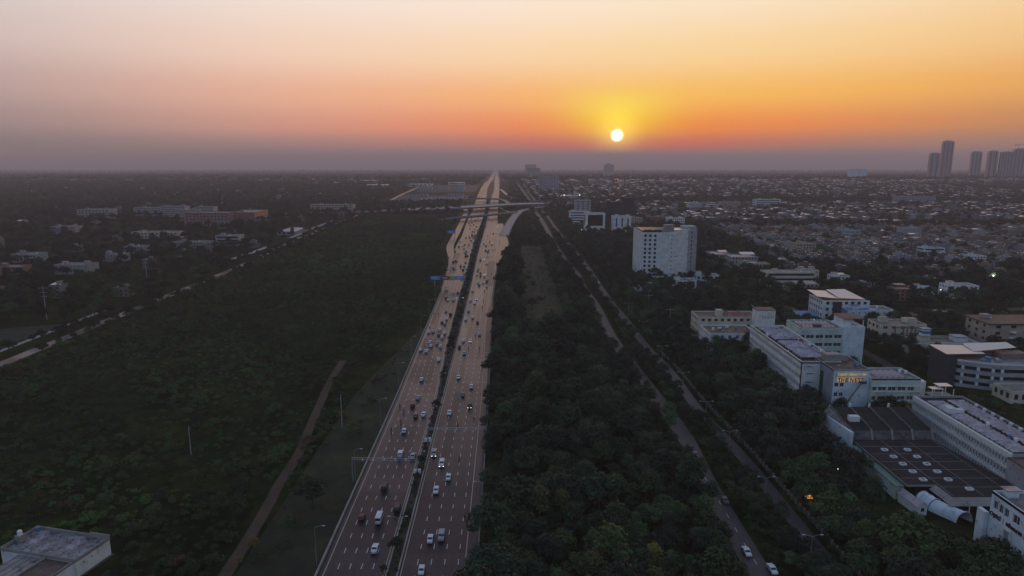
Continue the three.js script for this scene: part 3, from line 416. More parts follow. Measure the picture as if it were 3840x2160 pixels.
// ---------------------------------------------------------------- office complex on the right
const font = await new FontLoader().loadAsync('fonts/droid/droid_sans_bold.typeface.json');
const text = (s, size, depth) => { const g = new TextGeometry(s, { font, size, depth, curveSegments: 4, bevelEnabled: false }); g.computeBoundingBox(); return g; };
const footprints = [];                                     // [x0, z0, x1, z1] kept free of trees
const claim = (x0, z0, x1, z1, m = 2) => footprints.push([Math.min(x0, x1) - m, Math.min(z0, z1) - m, Math.max(x0, x1) + m, Math.max(z0, z1) + m]);
const rowsFrom = (list, h) => list.map((y) => [y, y + h]);
// zig-zag sheet roof: folds run along the given axis
function sheetRoof(mb, x0, z0, x1, z1, y, pitch, rise, along = 'x') {
  if (along === 'x') { const n = Math.max(1, Math.round((z1 - z0) / pitch)), d = (z1 - z0) / n; for (let i = 0; i < n; i++) { const a = z0 + i * d, b = a + d * 0.72, c = a + d; mb.quad([x0, y, b], [x1, y, b], [x1, y + rise, a], [x0, y + rise, a]); mb.quad([x0, y + rise, c], [x1, y + rise, c], [x1, y, b], [x0, y, b]); } }
  else { const n = Math.max(1, Math.round((x1 - x0) / pitch)), d = (x1 - x0) / n; for (let i = 0; i < n; i++) { const a = x0 + i * d, b = a + d * 0.5, c = a + d; mb.quad([a, y, z1], [b, y + rise, z1], [b, y + rise, z0], [a, y, z0]); mb.quad([b, y + rise, z1], [c, y, z1], [c, y, z0], [b, y + rise, z0]); mb.quad([a, y, z1], [c, y, z1], [b, y + rise, z1], [b, y + rise, z1]); } }
  return mb;
}
function parapet(mb, x0, z0, x1, z1, y0, y1, t = 0.25) { mb.box(x0, y0, z1 - t, x1, y1, z1).box(x0, y0, z0, x1, y1, z0 + t).box(x0, y0, z0 + t, x0 + t, y1, z1 - t).box(x1 - t, y0, z0 + t, x1, y1, z1 - t); return mb; }
function roofClutter(g, x0, z0, x1, z1, y, n, s = 1) { for (let i = 0; i < n; i++) { const w = rr(0.8, 1.8) * s, d = rr(0.7, 1.4) * s, h = rr(0.6, 1.3) * s, x = rr(x0 + w, x1 - w), z = rr(z0 + d, z1 - d), k = rnd(); if (k < 0.62) block('air_conditioner', pick([M.white, M.greyWall, M.concrete]), g, x, y + h / 2, z, w, h, d); else { const t = new MB(); t.tube([x, y, z], [x, y + 1.3, z], 0.6, 0.6, 10).tube([x, y + 1.3, z], [x, y + 1.5, z], 0.6, 0.25, 10); t.mesh('water_tank', pick([M.tankWhite, M.tankWhite, M.tankBlue]), g); } } }

{ // long slab with ranks of small windows and folded sheet roof
  const g = thing('office_building', 'long white office slab with ranks of small windows left of the sign block', 'building', 124, -281), W = 17, D = 64, Ht = 20.6, wall = new MB(), rows = [[1.2, 2.8], [5, 6.7], [8.8, 10.5], [12.6, 14.3], [16.4, 18.1]];
  wall.box(0.35, 0, -D, W, Ht - 1, -0.35);
  facade(g, wall, [0.35, -D], [0, 1], D, 0, Ht, rows, repeatCols(40, D, 1.0), 0.35, M.glass);
  const cols = repeatCols(1, 3.2, 2.2, 1.4); facade(g, wall, [0, -0.35], [1, 0], 8, 0, Ht, [[3.4, 3.9], [7.2, 7.7], [11, 11.5], [14.8, 15.3], [18, 18.4]], [[2.5, 5.2]], 0.35, M.glass, 'vent_slot');
  wall.box(8, 0, -0.35, W, Ht, 0); wall.mesh('wall', M.white, g);
  const bands = new MB(); for (const y of [3.6, 7.5, 11.3, 15.1]) bands.box(-0.14, y, -D, 0, y + 0.22, 0); bands.box(-0.25, Ht - 0.3, -D, 0, Ht + 0.1, 0.2).box(-0.25, Ht - 0.3, 0, W, Ht + 0.1, 0.2); bands.mesh('ledge', M.cream, g);
  new MB().box(0.35, Ht - 1, -D, W, Ht - 0.9, -0.35).mesh('flat_roof', M.roofBrown, g);
  for (const [a, b] of [[-D + 4, -36], [-34, -6]]) { const m = new MB(); sheetRoof(m, 2.6, a, 13, b, Ht - 0.6, 2.7, 0.75, 'x'); m.mesh('sheet_roof', M.sheetGrey, g); const m2 = new MB(); sheetRoof(m2, 13.6, a + 3, 15.4, b, Ht - 0.6, 2.7, 0.6, 'x'); m2.mesh('sheet_roof', M.sheetGrey, g); }
  parapet(new MB(), 0, -D, W, 0, Ht - 0.9, Ht + 0.05, 0.35).mesh('parapet', M.white, g); roofClutter(g, 13.5, -40, 16.5, -4, Ht - 0.7, 7); roofClutter(g, 0.6, -60, 2.3, -8, Ht - 0.7, 6, 0.5);
  claim(124, -345, 141, -281);
}
{ // sign block
  const g = thing('office_building', 'blue-grey block carrying the lit THE NEST sign and a tall green window', 'building', 132, -269), W = 15.2, D = 18, Ht = 20.8, wall = new MB(), side = new MB();
  wall.box(0.35, 0, -D, W, Ht - 0.6, -0.35);
  facade(g, wall, [0.35, -0.35], [1, 0], W - 0.35, 0, Ht, [[0.8, 2.6], [5, 6.8], [9.2, 11], [13.4, 15.2]], [[0.7, 2.3], [2.9, 4.5]], 0.35, M.glass, 'window', M.white); wall.mesh('wall', M.whiteCool, g);
  facade(g, side, [0.35, -D], [0, 1], D, 0, Ht, [[1, 17.2]], [[3.2, 10]], 0.35, std(C(0.02, 0.10, 0.015), { roughness: 0.15 }), 'green_window'); side.mesh('side_wall', M.bluegrey, g);
  const mull = new MB(); for (let y = 4; y < 17; y += 2.6) mull.box(-0.05, y, -D + 3.2, 0.3, y + 0.12, -D + 10); for (const z of [5.4, 7.7]) mull.box(-0.05, 1, -D + z, 0.28, 17.2, -D + z + 0.1); mull.mesh('mullion', M.steelDark, g);
  new MB().box(0.35, Ht - 0.6, -D, W, Ht - 0.5, -0.35).mesh('flat_roof', M.roofBrown, g); parapet(new MB(), 0, -D, W, 0.04, Ht - 0.5, Ht + 0.12, 0.4).mesh('parapet', M.bluegrey, g);
  new MB().box(2.6, Ht - 0.5, -D + 0.4, 9.5, Ht + 2.6, -D + 5.2).mesh('roof_room', M.concrete, g); new MB().box(9.5, Ht - 0.5, -D + 0.6, 13, Ht + 1.9, -D + 4).mesh('plant_room', M.concrete, g); roofClutter(g, 3, -D + 7, W - 1, -2, Ht - 0.5, 4, 0.7);
  // the sign: dark letters whose lit returns show gold round their edges
  const gold = new THREE.MeshStandardMaterial({ color: 0x332200, emissive: C(1, 0.62, 0.22), emissiveIntensity: 0.75 }), face = std(C(0.03, 0.02, 0.012), { roughness: 0.4 });
  const sign = thing('wall_sign', 'lit gold-edged sign reading THE NEST high on the blue-grey block', 'sign', 132, -269);
  const word = (s, size, x, y, wide, mats) => { const a = text(s, size, 0.25), w = a.boundingBox.max.x; const m = put('letters', a, mats[0], sign); m.scale.x = wide / w; m.position.set(x, y, 0.22); const b = put('lit_edge', a, mats[1], m); b.position.set(-0.09, -0.05, -0.12); b.scale.set(1.002, 1.01, 0.5); };
  word('THE NEST', 1.75, 1.9, 15.6, 10.6, [face, gold]);
  const goldDim = new THREE.MeshStandardMaterial({ color: 0x2a1c08, emissive: C(1, 0.6, 0.2), emissiveIntensity: 0.34 });
  word('ptcl', 0.85, 3.2, 18.4, 2.3, [goldDim, goldDim]); word('ufone', 0.8, 6.6, 18.4, 3, [goldDim, goldDim]); word('U', 0.85, 12.1, 18.4, 0.8, [goldDim, goldDim]);
  const ring = put('emblem', new THREE.TorusGeometry(0.42, 0.13, 6, 16), goldDim, sign); ring.position.set(2.5, 18.75, 0.25); block('emblem', goldDim, sign, 10.4, 18.8, 0.2, 1.1, 0.75, 0.15); block('emblem', face, sign, 10.4, 18.8, 0.3, 0.6, 0.3, 0.1); block('divider', goldDim, sign, 6.0, 18.75, 0.2, 0.1, 1.1, 0.1); block('divider', goldDim, sign, 11.5, 18.75, 0.2, 0.1, 1.1, 0.1); block('emblem', goldDim, sign, 13.5, 18.75, 0.2, 1.1, 0.22, 0.12); block('emblem', goldDim, sign, 13.3, 19.05, 0.2, 0.7, 0.14, 0.12);
  claim(132, -287, 147, -269);
  // lifting arm in front of the sign
  const crane = thing('boom_lift', 'dark telescopic boom lift reaching up to the lit sign', 'crane', 131, -262), arm = new MB();
  const A = [0.2, 2.2, 2], B = [6.6, 9.6, -3], E2 = [12.4, 15.6, -5.6];
  new MB().tube(A, B, 0.5, 0.42, 6).mesh('lower_boom', M.steelDark, crane); new MB().tube(B, E2, 0.32, 0.25, 6).mesh('upper_boom', M.steelDark, crane); new MB().box(11.9, 15.2, -6.3, 14.3, 15.4, -5.2).box(11.9, 15.4, -5.3, 14.3, 16.3, -5.2).box(11.9, 15.4, -6.3, 12, 16.3, -5.3).box(14.2, 15.4, -6.3, 14.3, 16.3, -5.3).mesh('work_basket', M.steelDark, crane);
  new MB().box(-1.4, 0.5, 0.8, 1.6, 2.3, 5.4).mesh('chassis', M.steelDark, crane); for (const sx of [-1.3, 1.5]) for (const z of [1.6, 4.6]) { const w = put('wheel', wheelGeo, M.tyre, crane); w.position.set(sx, 0.55, z); w.scale.setScalar(1.75); }
}
{ // right wing
  const g = thing('office_building', 'pale green-white office wing with wide window bands, right of the sign block', 'building', 147.2, -267), W = 20, D = 15, Ht = 17.6, wall = new MB(), rows = [[0.6, 2.2], [4.4, 6.1], [8.4, 10.1], [12.4, 14.1]];
  wall.box(0.05, 0, -D, W, Ht - 0.7, -0.45); facade(g, wall, [0.05, -0.45], [1, 0], W - 0.05, 0, Ht, rows, [[0.5, 2.2], [2.9, 6.2], [6.9, 10.2], [10.9, 14.2], [14.9, 17.6]], 0.45, M.glassGrey, 'window', M.white); wall.mesh('wall', M.paleGreen, g);
  const led = new MB(); for (const y of [4.1, 8.1, 12.1]) led.box(0.05, y - 0.25, 0, W, y, 0.3); led.box(0.05, 14.3, 0, W, 14.5, 0.3); led.mesh('ledge', M.white, g);
  new MB().box(0.05, Ht - 0.7, -D, W, Ht - 0.6, -0.45).mesh('flat_roof', M.roofGrey, g); const s = new MB(); sheetRoof(s, 3.8, -D + 2.6, W - 4.2, -2.2, Ht - 0.5, 2.2, 0.7, 'z'); s.mesh('sheet_roof', M.sheetGrey, g);
  parapet(new MB(), 0.05, -D, W, 0, Ht - 0.6, Ht + 0.05, 0.35).mesh('parapet', M.paleGreen, g); roofClutter(g, 6, -D + 0.6, W - 0.6, -D + 2.4, Ht - 0.6, 5, 0.7); roofClutter(g, W - 4, -D + 3, W - 0.6, -2, Ht - 0.6, 3, 0.7);
  const an = new MB(); an.box(W, 0, -D + 2, W + 3, Ht - 1.6, -1.2); an.mesh('stair_tower', M.white, g); claim(147, -282, 170, -267);
}
{ // back block with blank tower
  const g = thing('office_building', 'tall white office block with wide window bands and a blank stair tower', 'building', 148, -340), W = 22, D = 18, Ht = 20.4, wall = new MB(), rows = rowsFrom([1.2, 5.4, 9.4, 13.4, 17.2].slice(0, 4).map((y) => y + 0.9), 1.9);
  wall.box(0, 0, -D, W, Ht - 0.7, -0.4); facade(g, wall, [0, -0.4], [1, 0], W, 0, Ht, [[2.2, 4], [6.4, 8.2], [10.6, 12.4], [14.8, 16.7]], [[0.5, 2.6], [3.3, 7.4], [8.1, 12.2], [12.9, 17], [17.6, 21.6]], 0.4, M.glassGrey, 'window', M.white); wall.mesh('wall', M.paleGreen, g);
  const tw = new MB(); tw.box(W + 0.01, 0, -14, W + 11, Ht + 0.6, 0.3); tw.mesh('stair_tower', M.whiteCool, g);
  const lf = new MB(); lf.box(W + 0.6, Ht + 0.6, -12.5, W + 4.6, Ht + 4.4, -1.5).box(W + 10.2, Ht + 0.6, -1.2, W + 10.6, Ht + 4, -0.8).box(W + 10.2, Ht + 0.6, -12.6, W + 10.6, Ht + 4, -12.2).box(W + 4.6, Ht + 0.6, -12.5, W + 10.2, Ht + 2, -12.2); lf.mesh('roof_room', M.white, g); new MB().box(W + 0.2, Ht + 4.4, -13, W + 10.9, Ht + 4.75, -0.4).mesh('canopy_roof', M.roofBrown, g);
  new MB().box(0, Ht - 0.7, -D, W, Ht - 0.6, -0.4).mesh('flat_roof', M.roofBrown, g); const s = new MB(); sheetRoof(s, 3, -D + 3, W - 2, -2.5, Ht - 0.5, 2, 0.7, 'z'); s.mesh('sheet_roof', M.sheetGrey, g);
  parapet(new MB(), 0, -D, W, 0.02, Ht - 0.6, Ht + 0.06, 0.35).mesh('parapet', M.paleGreen, g); new MB().box(7.5, Ht - 0.6, -3.4, 11.2, Ht + 1.6, -1).mesh('roof_room', M.steelDark, g); roofClutter(g, 0.8, -D + 0.8, W - 1, -D + 2.8, Ht - 0.6, 6, 0.8);
  const c2 = new MB(); c2.box(-7, 0, -9, -0.02, 12, -0.5); c2.mesh('link_block', M.white, g); new MB().box(-7.05, 12, -9, -0.02, 12.1, -0.45).mesh('flat_roof', M.roofBrown, g); claim(141, -358, 181, -339);
}
{ // second slab, near right
  const g = thing('office_building', 'long low white office slab with panelled parapet beside the dark-roofed hall', 'building', 159, -203), W = 19, D = 54, Ht = 14, wall = new MB();
  wall.box(0.4, 0, -D, W, Ht - 0.9, -0.4); facade(g, wall, [0.4, -D], [0, 1], D, 0, Ht - 1.9, [[2.4, 4.2], [6.1, 7.9], [9.8, 11.5]], repeatCols(36, D, 1.05), 0.4, M.glass); wall.mesh('wall', M.white, g);
  const fins = new MB(); for (let k = 0; k <= 36; k++) fins.box(-0.35, 2, -D + k * D / 36 - 0.07, 0, 11.9, -D + k * D / 36 + 0.07); fins.mesh('sun_fins', M.white, g); const led = new MB(); for (const y of [4.9, 8.6]) led.box(-0.4, y, -D, -0.36, y + 0.7, 0).box(-0.36, y, -D, 0, y + 0.12, 0); led.mesh('ledge', M.white, g);
  for (let k = 0; k < 27; k++) { const z = -D + (k + 0.5) * D / 27; block('parapet_panel', M.white, g, -0.3, Ht - 1, z, 0.5, 1.9, D / 27 - 0.1); } new MB().box(0.0, Ht - 1.9, -D, 0.4, Ht - 0.1, 0).mesh('parapet', M.cream, g);
  new MB().box(0.4, Ht - 0.9, -D, W, Ht - 0.8, -0.4).mesh('flat_roof', M.roofDark, g);
  for (const [a, b, x0, x1] of [[-D + 5, -2, 2, 8.6], [-D + 4, -2, 10.4, 17]]) { const s = new MB(); sheetRoof(s, x0, a, x1, b, Ht - 0.7, 2.3, 0.45, 'x'); s.mesh('sheet_roof', M.sheetGrey, g); }
  parapet(new MB(), 0.4, -D, W, -0.02, Ht - 0.8, Ht - 0.05, 0.3).mesh('parapet', M.greyWall, g); new MB().box(2.4, Ht - 0.8, -40, 5, Ht + 1.5, -36).mesh('roof_room', M.white, g); new MB().box(5, Ht - 0.8, -38.5, 8.5, Ht + 0.8, -36.5).mesh('plant_room', M.white, g); for (let k = 0; k < 8; k++) block('air_conditioner', M.white, g, W - 1.1, Ht - 0.35, -44 + k * 4.6, 0.9, 0.9, 1.1); roofClutter(g, 8.6, -50, 10.3, -4, Ht - 0.8, 8, 0.5);
  const st = new MB(); st.box(-1.2, 0, 0.02, 8, 12.6, 7.5); st.mesh('stair_tower', M.greyWall, g); new MB().box(-1.5, 12.6, -0.2, 8.3, 12.9, 7.8).mesh('stair_roof', M.roofBrown, g);
  claim(158, -257, 178, -195);
  const cage = thing('rooftop_frame', 'open white frame with sheet tops standing beside the near slab roof', 'frame', 170, -259.5), f = new MB(); for (const x of [-4, 0, 4.4]) for (const z of [-2.5, 2.5]) f.box(x - 0.12, 0, z - 0.12, x + 0.12, 16.6, z + 0.12); f.mesh('post', M.white, cage); new MB().box(-4.3, 16.6, -0.4, 0.4, 16.75, 2.8).mesh('sheet_top', M.sheetBright, cage); new MB().box(-0.6, 17.2, -2.9, 4.8, 17.35, 1).mesh('sheet_top', M.sheetBright, cage); new MB().box(-4.2, 13.6, -2.6, 4.6, 13.8, 2.6).mesh('floor_slab', M.concrete, cage);
}
{ // auditorium with ribs
  const g = thing('auditorium', 'ribbed sloping-roofed auditorium with a pale blue side wall', 'building', 123, -233), W = 30, D = 18, w = new MB();
  const hn = 11.6, hs = 8.8; // roof height at the back and the front
  new MB().quad([0, hs, -1.5], [W, hs, -1.5], [W, hn, -D], [0, hn, -D]).quad([0, hn - 0.4, -D], [W, hn - 0.4, -D], [W, hs - 0.4, -1.5], [0, hs - 0.4, -1.5]).mesh('sloping_roof', M.roofDark, g);
  const fr = new MB(); fr.quad([0, 6, 0], [W, 6, 0], [W, hs, -1.5], [0, hs, -1.5]); fr.box(0, 0, -0.3, W, 6, 0); fr.mesh('front_wall', M.concreteDark, g);
  const sw = new MB(); sw.prism([[-0.6, -D], [-2.6, -D], [-0.9, 1.2], [0.2, 1.2]].reverse(), 0, 9.2, true); sw.mesh('side_wall', M.whiteCool, g);
  new MB().quad([-2.5, 9.25, -D], [0.2, 9.25, 1.1], [0.2, 9.3, -1], [-0.3, 12, -D]).mesh('side_roof', M.roofGrey, g); new MB().box(-0.3, 6, -D, 0.1, 12.3, -D + 0.3).mesh('edge', M.white, g);
  for (const x of [0.3, 7.7, 15.1, 22.5, 29.7]) { const r = new MB(); r.quad([x - 0.25, hs + 0.7, -1.2], [x + 0.25, hs + 0.7, -1.2], [x + 0.25, hn + 0.6, -D], [x - 0.25, hn + 0.6, -D]); for (const s of [-0.25, 0.25]) r.quad([x + s, hs, -1.2], [x + s, hn, -D], [x + s, hn + 0.6, -D], [x + s, hs + 0.7, -1.2]); r.mesh('roof_rib', M.concreteDark, g); const b = new MB(); b.quad([x - 0.3, 5.6, 0.5], [x + 0.3, 5.6, 0.5], [x + 0.3, hs + 0.7, -1.2], [x - 0.3, hs + 0.7, -1.2]); for (const s of [-0.3, 0.3]) b.quad([x + s, 5.6, 0.5], [x + s, 5.6, -0.3], [x + s, hs, -1.5], [x + s, hs + 0.7, -1.2]); b.mesh('buttress', M.concrete, g); if (x > 1 && x < 25) { const v = new MB(); v.tube([x, hn, -D + 0.5], [x, hn + 1.5, -D + 0.5], 0.5, 0.4, 8); v.mesh('roof_vent', M.white, g); } }
  block('air_conditioner', M.white, g, 4.5, 10.9, -8, 3.6, 2, 2.2); const bk = new MB(); bk.box(0, 0, -D, W, hn - 0.5, -D + 0.3).box(W - 0.3, 0, -D + 0.3, W, 8.6, -0.3); bk.mesh('back_wall', M.concrete, g); claim(120, -252, 153, -233);
}
{ // hall with dark flat roof and skylights
  const g = thing('exhibition_hall', 'wide low hall with dark gridded flat roof and ring skylights', 'building', 124, -232.6), W = 28.5, D = 42, y = 6;
  const P = [[0, 0.3], [0, 34], [9, 34], [9, D], [W + 4, D], [W + 4, 30], [W, 0.3]].map(([x, z]) => [x, z]);
  const wl = new MB(); wl.prism(P.map(([x, z]) => [x + (x < 1 ? 1.6 : x > 27 ? -1.6 : 0.6), z - (z > 33 ? 2 : -0.3)]), 0, y - 0.8, false); wl.mesh('curtain_wall', M.glass, g);
  const slab = new MB(); slab.prism(P, y - 0.8, y, true); slab.mesh('flat_roof', M.roofDark, g);
  const fascia = new MB(); fascia.prism(P.map(([x, z]) => [x + (x < 1 ? -0.08 : x > 27 ? 0.08 : -0.08), z + (z > 33 ? 0.08 : 0)]), y - 0.9, y - 0.1, false); fascia.mesh('fascia', M.concrete, g);
  for (let k = 1; k <= 6; k++) { const w = k > 5 ? [9.2, W + 3.7] : [0.2, W + (k > 4 ? 3 : -0.2)]; new MB().box(w[0], y, k * 6 - 0.06, w[1], y + 0.05, k * 6 + 0.06).mesh('roof_joint', M.concrete, g); } for (const x of [9.4, 18.8, 28]) new MB().box(x - 0.06, y, 0.6, x + 0.06, y + 0.06, D - 0.4).mesh('roof_joint', M.concrete, g);
  const ring = new THREE.ExtrudeGeometry((() => { const s = new THREE.Shape(), r = (sh, a, b) => { sh.moveTo(-a + 0.4, -b); sh.lineTo(a - 0.4, -b); sh.quadraticCurveTo(a, -b, a, -b + 0.4); sh.lineTo(a, b - 0.4); sh.quadraticCurveTo(a, b, a - 0.4, b); sh.lineTo(-a + 0.4, b); sh.quadraticCurveTo(-a, b, -a, b - 0.4); sh.lineTo(-a, -b + 0.4); sh.quadraticCurveTo(-a, -b, -a + 0.4, -b); }; r(s, 1.05, 0.85); const h = new THREE.Path(); r(h, 0.72, 0.52); s.holes.push(h); return s; })(), { depth: 0.45, bevelEnabled: false, curveSegments: 4 }).rotateX(-Math.PI / 2);
  for (const x of [6.2, 14.2]) for (let k = 0; k < 5; k++) { const q = put('skylight', ring, M.white, g); q.position.set(x + k * 0.05, y, 9 + k * 5.6); const c = put('skylight_glass', UNIT, M.glass, q); c.scale.set(1.5, 0.2, 1.1); c.position.y = 0.15; } { const q = put('skylight', ring, M.white, g); q.position.set(17, y, 37.6); }
  const gr = new MB(); gr.box(-3, 4.6, 2, -0.15, 4.8, 33); gr.mesh('green_canopy', M.sheetGreen, g); new MB().box(-2.6, 0, 2.4, -0.2, 4.6, 32.6).mesh('lean_to_wall', M.paleGreen, g);
  const cv = new MB(); cv.quad([8.6, y - 0.2, 34.2], [9.05, y - 0.2, D + 0.1], [7.2, y - 1.8, D + 2.6], [6.8, y - 1.6, 34.2]).quad([9.05, y - 0.2, D + 0.12], [W + 4, y - 0.2, D + 0.12], [W + 4, y - 1.8, D + 2.6], [7.2, y - 1.8, D + 2.6]); cv.mesh('eave', M.concrete, g); const post = new MB(); for (const x of [7.6, 13, 20, 27]) post.box(x - 0.1, 0, D + 2.2, x + 0.1, y - 1.8, D + 2.4); post.mesh('eave_posts', M.white, g);
  claim(120, -233, 158, -188);
  // inflated tunnel entrance and small gabled kiosk
  const tn = thing('tunnel_tent', 'pale blue arched tunnel leading into the hall corner', 'tent', 128.6, -197.5, 0, 0.12), arch = new MB(), R = 2.6; for (const [z0, z1, r, x0, x1] of [[0, 5, R, 0, 0.3], [5.1, 13, R * 0.95, 0.4, 3.4]]) for (let k = 0; k < 10; k++) { const a = Math.PI * k / 10, b = Math.PI * (k + 1) / 10, pt = (w, z, x) => [x + r * Math.cos(w), 0.6 + r * 1.35 * Math.sin(w), z]; arch.quad(pt(a, z1, x1), pt(a, z0, x0), pt(b, z0, x0), pt(b, z1, x1)); } arch.mesh('arched_skin', M.whiteCool, tn); const ribs = new MB(); for (const [z, x] of [[0, 0], [2.5, 0.15], [5.05, 0.35], [9, 1.8], [13, 3.4]]) for (let k = 0; k < 10; k++) { const a = Math.PI * k / 10, b = Math.PI * (k + 1) / 10, r = R + 0.08; ribs.tube([x + r * Math.cos(a), 0.6 + r * 1.35 * Math.sin(a), z], [x + r * Math.cos(b), 0.6 + r * 1.35 * Math.sin(b), z], 0.09, 0.09, 4); } ribs.mesh('rib', M.white, tn);
  const ks = thing('kiosk', 'small white gabled kiosk beside the tunnel tent', 'kiosk', 123.6, -194.5, 0, 0.12), kb = new MB(); kb.box(-1.5, 0, -4.5, 1.5, 3, 4.5); kb.quad([-1.5, 3, 4.5], [1.5, 3, 4.5], [0, 4.2, 4.5], [0, 4.2, 4.5]); kb.mesh('wall', M.white, ks); new MB().quad([-1.8, 2.9, 4.8], [0, 4.4, 4.8], [0, 4.4, -4.8], [-1.8, 2.9, -4.8]).quad([0, 4.4, 4.8], [1.8, 2.9, 4.8], [1.8, 2.9, -4.8], [0, 4.4, -4.8]).mesh('gable_roof', M.sheetGrey, ks); block('window', M.glass, ks, 0, 1.9, 4.52, 1, 1.1, 0.06); claim(112, -206, 136, -174);
}
{ // lower right block with lettering
  const g = thing('office_building', 'tall white block at the picture edge with dark lettering under a window row', 'building', 127.2, -167.3), W = 24, D = 40, Ht = 20, wall = new MB();
  wall.box(0.4, 0, 0, W, Ht - 0.8, D); facade(g, wall, [0.4, 0], [0, 1], D, 0, Ht, [[15.6, 18]], [[1, 2.6], [3, 4.6], [5, 6.6], [8, 10.4], [12, 13.8], [14.2, 16], [18, 20.4], [22, 24]], 0.4, M.glassGrey, 'window', M.white);
  wall.mesh('wall', M.whiteCool, g); new MB().box(-0.5, 0, 8.2, -0.0, 12.6, 8.5).box(-0.5, 0, 5.9, 0, 12.6, 6.2).box(-0.5, 12.6, 5.9, 0, 13, 8.5).mesh('slot_frame', M.white, g); block('recess', M.bluegrey, g, -0.02, 6.3, 7.2, 0.06, 12.6, 2);
  new MB().box(0.4, Ht - 0.8, 0.3, W, Ht - 0.7, D).mesh('flat_roof', M.roofGrey, g); parapet(new MB(), 0, 0, W, D, Ht - 0.7, Ht + 0.1, 0.35).mesh('parapet', M.whiteCool, g); new MB().box(2.2, Ht - 0.7, 0.6, 5, Ht + 1.3, 2.8).mesh('roof_room', M.whiteCool, g); new MB().box(1.6, Ht + 1.3, 0.3, 5.6, Ht + 1.5, 3.1).mesh('roof_cap', M.sheetGrey, g); roofClutter(g, 2, 4, 12, 14, Ht - 0.7, 4, 0.6); new MB().box(-1.2, 0, -3, -0.05, 13.8, -0.05).mesh('corner_fin', M.whiteCool, g).visible = true;
  const dark = std(C(0.025, 0.02, 0.035), { roughness: 0.5 }), sign = thing('wall_sign', 'dark lettering reading ptcl and ufone on the white block at the picture edge', 'sign', 127.2, -167.3); const w = (s, size, z, y, wide) => { const a = text(s, size, 0.2), m = put('letters', a, dark, sign); m.scale.x = wide / a.boundingBox.max.x; m.rotation.y = -Math.PI / 2; m.position.set(-0.02, y, z); };
  w('ptcl', 1.25, 1.6, 13.6, 2.6); w('ufone', 1.2, 6.2, 13.6, 4.2); w('UBank', 1.2, 13.6, 13.6, 4.4); const rg = put('emblem', new THREE.TorusGeometry(0.5, 0.15, 6, 14), dark, sign); rg.rotation.y = Math.PI / 2; rg.position.set(-0.1, 14.1, 0.9); for (const z of [5.2, 12.4]) block('divider', M.greyWall, sign, -0.08, 14.1, z, 0.1, 1.6, 0.12); block('emblem', dark, sign, -0.1, 14.1, 11.2, 0.16, 0.9, 1.1); claim(126, -168, 152, -127);
}
